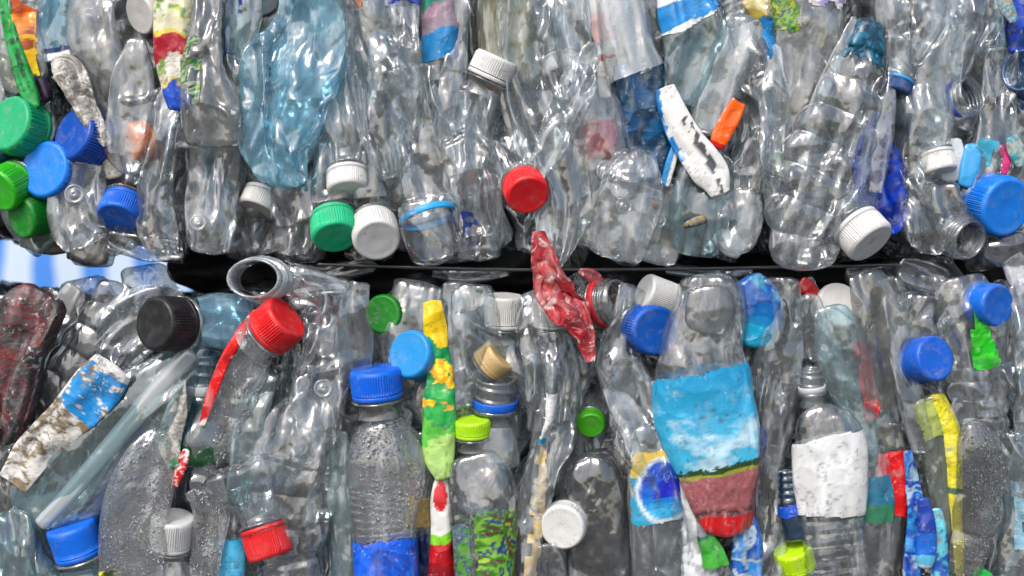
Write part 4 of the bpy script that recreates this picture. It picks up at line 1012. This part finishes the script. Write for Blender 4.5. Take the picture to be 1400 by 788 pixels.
    # ---- centre
    B('clear bottle wall with long creases left of the torn red scrap', [(722, 395, 22), (722, 450, 30), (728, 520, 26), (736, 590, 20)], 'cs', z=4, th=.4, crush=1.1)
    CB('white cap behind the torn red scrap', 752, 408, 23, -85, .25, '#cfcfcd', z=2, h=34)
    B('clear crumpled bottle with a white label strip under the torn red scrap', [(765, 455, 22), (770, 510, 28), (764, 570, 28), (748, 640, 20), (736, 700, 12)], 'cs', z=16, th=.42, crush=1.1, labels=[dict(t0=.36, t1=.66, x0=-.8, x1=-.1, col=bands((0, '#d4d6d6'), (.9, '#2890c8')), ragged=4)])
    B('narrow crumpled sleeve with a cream lining reaching the bottom edge', [(742, 560, 8), (736, 620, 12), (726, 690, 17), (714, 770, 18), (708, 820, 16)], 'c', z=20, th=.4, crush=1.0, labels=[dict(t0=.15, t1=.9, x0=-.1, x1=.9, col=blotch('#c8b898', '#d0b470', '#d4c4b0', '#b8a488', L=12), ragged=8)])
    B('torn red scrap of film hanging over the joint between the bales', [(735, 318, 6), (740, 350, 15), (752, 385, 26), (778, 418, 28), (797, 450, 17), (806, 492, 4)], 'prd', z=52, th=.12, crush=1.9, dent=.6, octs=[(60, 13), (26, 9), (10, 4)],
      col=blotch('#7c1018', '#a01822', '#b02430', '#8c141c', '#c8a8a4', L=10), name='red_scrap', cat='plastic film', group=None, body='scrap', seed=12)
    B('small pink red shred caught in the joint right of the torn red scrap', [(790, 372, 4), (808, 378, 9), (822, 390, 6)], 'prd', z=10, th=.4, crush=.8, col='#7c2430', name='red_shred', cat='plastic film', group=None, body='scrap')
    B('open bottle mouth with a red ring facing right below the joint', [(800, 440, 20), (806, 428, 22)], 'cf', z=0, th=.7, crush=.3, ends=(1, 0), neck=dict(at=(846, 410), ang=-12, f=.62, r=31, ring='#b81820', length=46, dz=16))
    B('crumpled clear strip with frosted facets below the red ringed mouth', [(872, 392, 22), (858, 440, 24), (846, 490, 28), (862, 560, 30), (884, 640, 26), (905, 710, 24), (915, 800, 24)], 'cs', z=16, th=.42, crush=1.3, seed=151)
    CB('medium blue cap tilted right of the frosted strip', 899, 453, 34, 15, .88, '#0656b8', z=16, h=22, oval=1.15)
    CB('white ribbed cap lying in the joint above the medium blue cap', 880, 398, 25, 200, .38, '#cdcdcb', z=2, h=40, group=GL)
    B('wide bottle wrapped in a sky blue label with pink and red at its foot', [(968, 376, 40), (972, 420, 50), (962, 470, 56), (962, 530, 67), (972, 590, 66), (985, 650, 52), (992, 700, 38), (990, 728, 26)], 'c', z=26, th=.42, crush=.6, dent=.05, pleat=.3, seed=404, nub=None,
      labels=[dict(t0=.36, t1=.995, ragged=4, slant=-14, desc='sky blue label with clouds, pink field and red foot',
                   col=sky_label)])
    B('oval moulded bottle base just above the sky blue label', [(968, 390, 26), (972, 425, 34), (962, 458, 28)], 'cf', z=44, th=.35, crush=.2, dent=0, pleat=0, seed=21, name='oval_bottle_base')
    B('blue and cyan disc-shaped bottle end right of the oval base', [(1020, 378, 18), (1040, 420, 32), (1034, 478, 20)], 'foil', z=8, th=.5, crush=.3, dent=0, pleat=.2, col=over(bands((0, '#0a4c98'), (.42, '#0c60a8'), (.55, '#0c78b0'), (.68, '#0c94bc'), wob=.06), lambda T, X, Pn, s: ramp01(fbm(Pn / 22, s, 3), .25, .5) * .6, '#48a4bc'))
    B('grey clear bottle under the blue and cyan disc', [(1064, 380, 26), (1068, 440, 36), (1066, 510, 38), (1062, 580, 32), (1052, 650, 20)], 'c', z=4, th=.4, crush=.9, seed=61)
    B('blue film edge right of the sky blue label', [(1036, 580, 5), (1040, 600, 10), (1036, 630, 6)], 'foil', z=0, th=.5, crush=.4, col='#0c3c98', name='blue_film_edge', cat='plastic film', group=None, body='film')
    B('frosted strip with white ribbing along the blue circle label', [(905, 520, 14), (922, 590, 20), (938, 660, 20), (950, 720, 20), (955, 810, 24)], 'pr', z=20, th=.35, crush=.8, dent=.2, ribs=[(0, 1, 14, 2)], col=blotch('#a8acb0', '#c8cccf', '#989ca0', '#d4d6d8', L=13, stretch=(1, .5, 1)), name='frosted_strip', cat='plastic strip', group=None, body='strip')
    B('label with a blue two-tone circle on a flat clear bottle', [(890, 580, 24), (892, 640, 32), (896, 690, 34), (902, 760, 34), (906, 820, 34)], 'c', z=14, th=.3, crush=.4, dent=0, pleat=.2,
      labels=[dict(t0=.15, t1=.56, x0=-.85, x1=1.1, ragged=2, desc='label with a blue circle', mat='pr',
                   col=over(over(over(bands((0, '#d0b040'), (.2, '#c8b450'), (.32, '#2c90b4'), wob=.1), lambda T, X, Pn, s: ell(T, X, .55, .40, .46, 1.12), '#ccd8dc'),
                            lambda T, X, Pn, s: ell(T, X, .55, .40, .40, .97), bands((0, '#0c48b8'), (.5, '#0c5cc0'), (.62, '#0c78c8'), (.72, '#1c90cc'), (.8, '#30a8d8'), wob=.02)),
                            lambda T, X, Pn, s: ell(T, X, .55, .40, .40, .97) * ell(T, X, .74, .65, .34, .80) * (T < .66), '#0a1eb4'))])
    CB('leaf green cap in shade above the dark clear bottle', 808, 583, 19, 100, .9, '#3c9c0c', z=-14, h=14)
    B('dark clear bottle standing in a hollow right of the white knurled cap', [(812, 615, 16), (815, 650, 34), (820, 710, 42), (820, 810, 44)], 'cf', z=-16, th=.6, crush=.5, dent=0)
    CB('white knurled cap facing straight out in the lower centre', 768, 722, 31, 150, .96, '#d4d4d2', z=20, h=20, teeth=60)
    B('clear sleeve below the white knurled cap', [(745, 745, 14), (752, 780, 20), (760, 830, 24)], 'c', z=14, th=.5, crush=.8)
    B('narrow bottle with a grass green tapering label at the bottom edge', [(958, 706, 7), (966, 735, 11), (978, 765, 16), (986, 820, 24)], 'c', z=24, th=.6, crush=.3, labels=[dict(t0=.22, t1=.62, col=bands((0, '#0c5c3c'), (.12, '#2a8a24'), (.5, '#3ca030')), ragged=1)])
    B('blue bottle with white lettering-like streaks at the bottom right of the sky blue label', [(1014, 700, 14), (1020, 735, 20), (1018, 775, 22), (1014, 830, 22)], 'foil', z=10, th=.5, crush=.6, col=blotch('#0c4cb0', '#1878c0', '#98acb8', '#0a44a0', '#1464b8', L=16))
    B('clear bottle shoulder left of the white labelled bottle', [(1060, 610, 22), (1056, 680, 26), (1056, 750, 26), (1058, 820, 24)], 'c', z=6, th=.4, crush=1.0)
    # ---- right
    B('small red piece peeking out at the joint left of the egg white cap', [(1092, 384, 9), (1104, 394, 13), (1116, 408, 8)], 'foil', z=-14, th=.6, crush=.3, col='#a81014', name='red_piece', cat='plastic piece', group=None, body='piece')
    CB('egg white smooth cap at the top right of the lower bale', 1150, 416, 33, -60, .90, '#cccac8', z=-2, h=24, knurl=False, ring=False)
    B('clear striped bottle folds left of the red print seen through plastic', [(1100, 400, 16), (1108, 450, 20), (1108, 495, 18)], 'c', z=6, th=.4, crush=1.1)
    B('bluish clear flat bottle over a red printed film', [(1130, 420, 22), (1148, 470, 34), (1164, 530, 32), (1180, 590, 20), (1190, 640, 12)], 'ct', z=22, th=.3, crush=.7, pleat=.5,
      labels=[dict(t0=.25, t1=.72, x0=.35, x1=.95, col=blotch('#c8101c', '#d82838', '#c8101c', '#e05058', L=12), ragged=6, mat='foil', off=-3, desc='red film')])
    B('tall smoky bottle column right of the red film', [(1180, 372, 26), (1195, 430, 34), (1200, 500, 28), (1210, 560, 24), (1222, 620, 18)], 'cd', z=10, th=.4, crush=.8, seed=207)
    B('clear column of creased film left of the tilted blue cap', [(1215, 378, 16), (1228, 440, 18), (1238, 500, 20), (1252, 560, 20), (1262, 620, 14)], 'cs', z=18, th=.4, crush=1.0, pleat=1.3)
    B('clear bottle with a clean open neck, white ring and blank white label', [(1112, 555, 18), (1120, 575, 32), (1132, 605, 46), (1136, 660, 50), (1138, 710, 44), (1142, 760, 42), (1148, 830, 42)], 'cs', z=24, th=.5, crush=.45, dent=.05, ends=(1, 0), ncol=(26, 0), pleat=.3, seed=515, ribs=[(.55, 1, 16, 2.5)],
      neck=dict(at=(1108, 507), ang=-97, f=.15, r=17, ring='#c8cacb', length=46, turns=2, ringh=.14),
      labels=[dict(t0=.17, t1=.56, ragged=2, slant=3, x0=-1.2, x1=1.2, col=blotch('#d0d2d2', '#c8caca', '#d4d6d6', L=30), mat='pr', desc='blank white label with grey scratches')])
    B('clear sheet with teal and red print right of the blank white label', [(1190, 610, 16), (1194, 670, 22), (1190, 730, 26), (1188, 820, 28)], 'c', z=12, th=.3, crush=.5, pleat=.6,
      labels=[dict(t0=.2, t1=.5, col=bands((0, '#2a7c9c'), (.6, '#3c8a68')), mat='prs', ragged=2), dict(t0=.58, t1=.9, x0=-.1, x1=.12, col='#d01c18', ragged=3)])
    B('blue ringed bottle neck left of the blank white label', [(1076, 640, 12), (1080, 668, 17), (1084, 700, 19), (1092, 740, 18)], 'cN', z=4, th=.8, crush=.15, dent=0, pleat=0, labels=[dict(name='ring', t0=.48, t1=.66, col='#0c4cc0', ragged=1)], ribs=[(0, .45, 10, 2)])
    CB('lime yellow cap at the bottom edge left of the ribbed clear bottle', 1082, 750, 26, -110, .30, '#b4dc0c', z=4, h=26, blen=2.5)
    B('tilted bottle with a blue cap behind clear plastic in the right half', [(1262, 400, 30), (1250, 440, 34), (1262, 480, 30)], 'cs', z=2, th=.5, crush=1.0)
    CB('tilted blue cap with a scuffed rim above the lemon yellow label strip', 1280, 490, 31, -20, .90, '#0558c4', z=36, h=34, knurl=False)
    B('broad clear bottle with a bright green triangular label', [(1310, 380, 30), (1322, 430, 42), (1332, 490, 44), (1342, 560, 40), (1352, 620, 36)], 'cs', z=10, th=.38, crush=.8, pleat=.5, seed=7007,
      labels=[dict(t0=.06, t1=.52, x0=-.3, x1=.75, ragged=4, taper=1.0, front=True, mat='foil', col=blotch('#10b018', '#38c828', '#0c9a18', L=16), desc='bright green triangles')], ribs=[(.5, .95, 24, 4)])
    CB('blue cap seen on edge at the right side of the lower bale', 1366, 418, 29, 10, .80, '#0562c8', z=30, h=26, oval=1.2, knurl=False)
    B('clear crumpled bottle at the right edge of the lower bale', [(1388, 385, 16), (1392, 450, 22), (1396, 530, 26), (1398, 600, 24)], 'cs', z=8, th=.45, crush=1.2)
    B('clear wall with a milky patch at the top right of the lower bale', [(1385, 350, 18), (1400, 376, 22), (1412, 400, 18)], 'pr', z=-2, th=.4, crush=.6, col=blotch('#c8ccd0', '#b8bcc0', '#d4d6d8', L=14), name='white_film', cat='plastic film', group=None, body='film')
    B('bottle with a glossy red label above a dark cola-coloured gap', [(1208, 580, 18), (1214, 620, 20), (1220, 670, 20), (1218, 720, 16), (1214, 800, 18)], 'cf', z=12, th=.4, crush=.5, labels=[dict(t0=.18, t1=.58, col=blotch('#c80c14', '#cc1018', '#c00a12', '#c8141c', L=17), mat='foil', ragged=2, desc='glossy red label')])
    B('folded blue wrapper with pale stripes right of the red label', [(1240, 618, 6), (1248, 660, 10), (1254, 710, 11), (1250, 770, 13), (1246, 800, 8)], 'foil', z=24, th=.45, crush=.8, col=blotch('#0c50b0', '#1c80c4', '#0a3c9c', '#8cacc0', '#0c48a8', L=19), name='blue_wrapper', cat='wrapper', group=None, body='film')
    B('slim blue bottle with a pale lower rim beside the yellow label', [(1262, 680, 8), (1268, 720, 12), (1266, 760, 14), (1264, 778, 8)], 'foil', z=26, th=.6, crush=.2, dent=0, pleat=0, col=bands((0, '#1c3c98'), (.5, '#1460c0'), (.8, '#58b0d4'), (.95, '#b8c8cc'), wob=.02))
    B('bottle with a worn lemon yellow label strip down its side', [(1262, 548, 24), (1280, 600, 28), (1288, 660, 26), (1294, 720, 22), (1298, 820, 20)], 'cg', z=14, th=.42, crush=.6, dent=0,
      labels=[dict(t0=.0, t1=1., x0=.12, x1=1.2, ragged=4, col=over(blotch('#d8cc10', '#e0d418', '#c8bc20', '#e4dc40', L=16), lambda T, X, Pn, s: np.abs(T - .48) < .015, '#1c5a30'), desc='lemon yellow label strip'),
              dict(t0=.02, t1=.22, x0=-.8, x1=.3, col=blotch('#98a850', '#b8c468', '#a0b040', L=12), mat='prs')])
    B('small light blue and teal printed sleeve at the bottom beside the yellow strip', [(1278, 695, 9), (1284, 740, 11), (1286, 810, 12)], 'foil', z=22, th=.4, crush=.4, col=blotch('#3c9cb8', '#1c50a8', '#58b8c8', '#788c90', L=12), name='printed_sleeve', cat='label', group=None, body='sleeve')
    B('dark grey bottle speckled with fine bubbles near the lower right corner', [(1330, 575, 16), (1338, 610, 32), (1340, 670, 36), (1330, 730, 32), (1318, 790, 22)], 'cDf', z=20, th=.42, crush=.35, dent=0, pleat=.2, ribs=[(.3, .9, 52, 5)], seed=13)
    B('clear ribbed folds with faint blue ink at the lower right edge', [(1372, 590, 18), (1384, 650, 24), (1386, 710, 26), (1380, 800, 30)], 'cs', z=10, th=.4, crush=1.1, labels=[dict(t0=.35, t1=.75, x0=-.5, x1=.9, col=blotch('#9cc4d4', '#7cb0c8', '#b8ccd4', L=12), mat='prs', holes=.55, ragged=8)])
    B('green sliver at the bottom edge near the lower right corner', [(1330, 782, 10), (1345, 790, 12), (1358, 800, 8)], 'foil', z=22, th=.4, crush=.3, col='#18a040', name='green_film', cat='plastic film', group=None, body='film')
    B('fluted clear bottle foot at the joint above the tilted blue cap', [(1225, 372, 20), (1268, 378, 26), (1300, 384, 18)], 'cf', z=-2, th=.6, crush=.9)

setting()
upper()
lower()
joint_film()
random_fill()
light_and_camera()
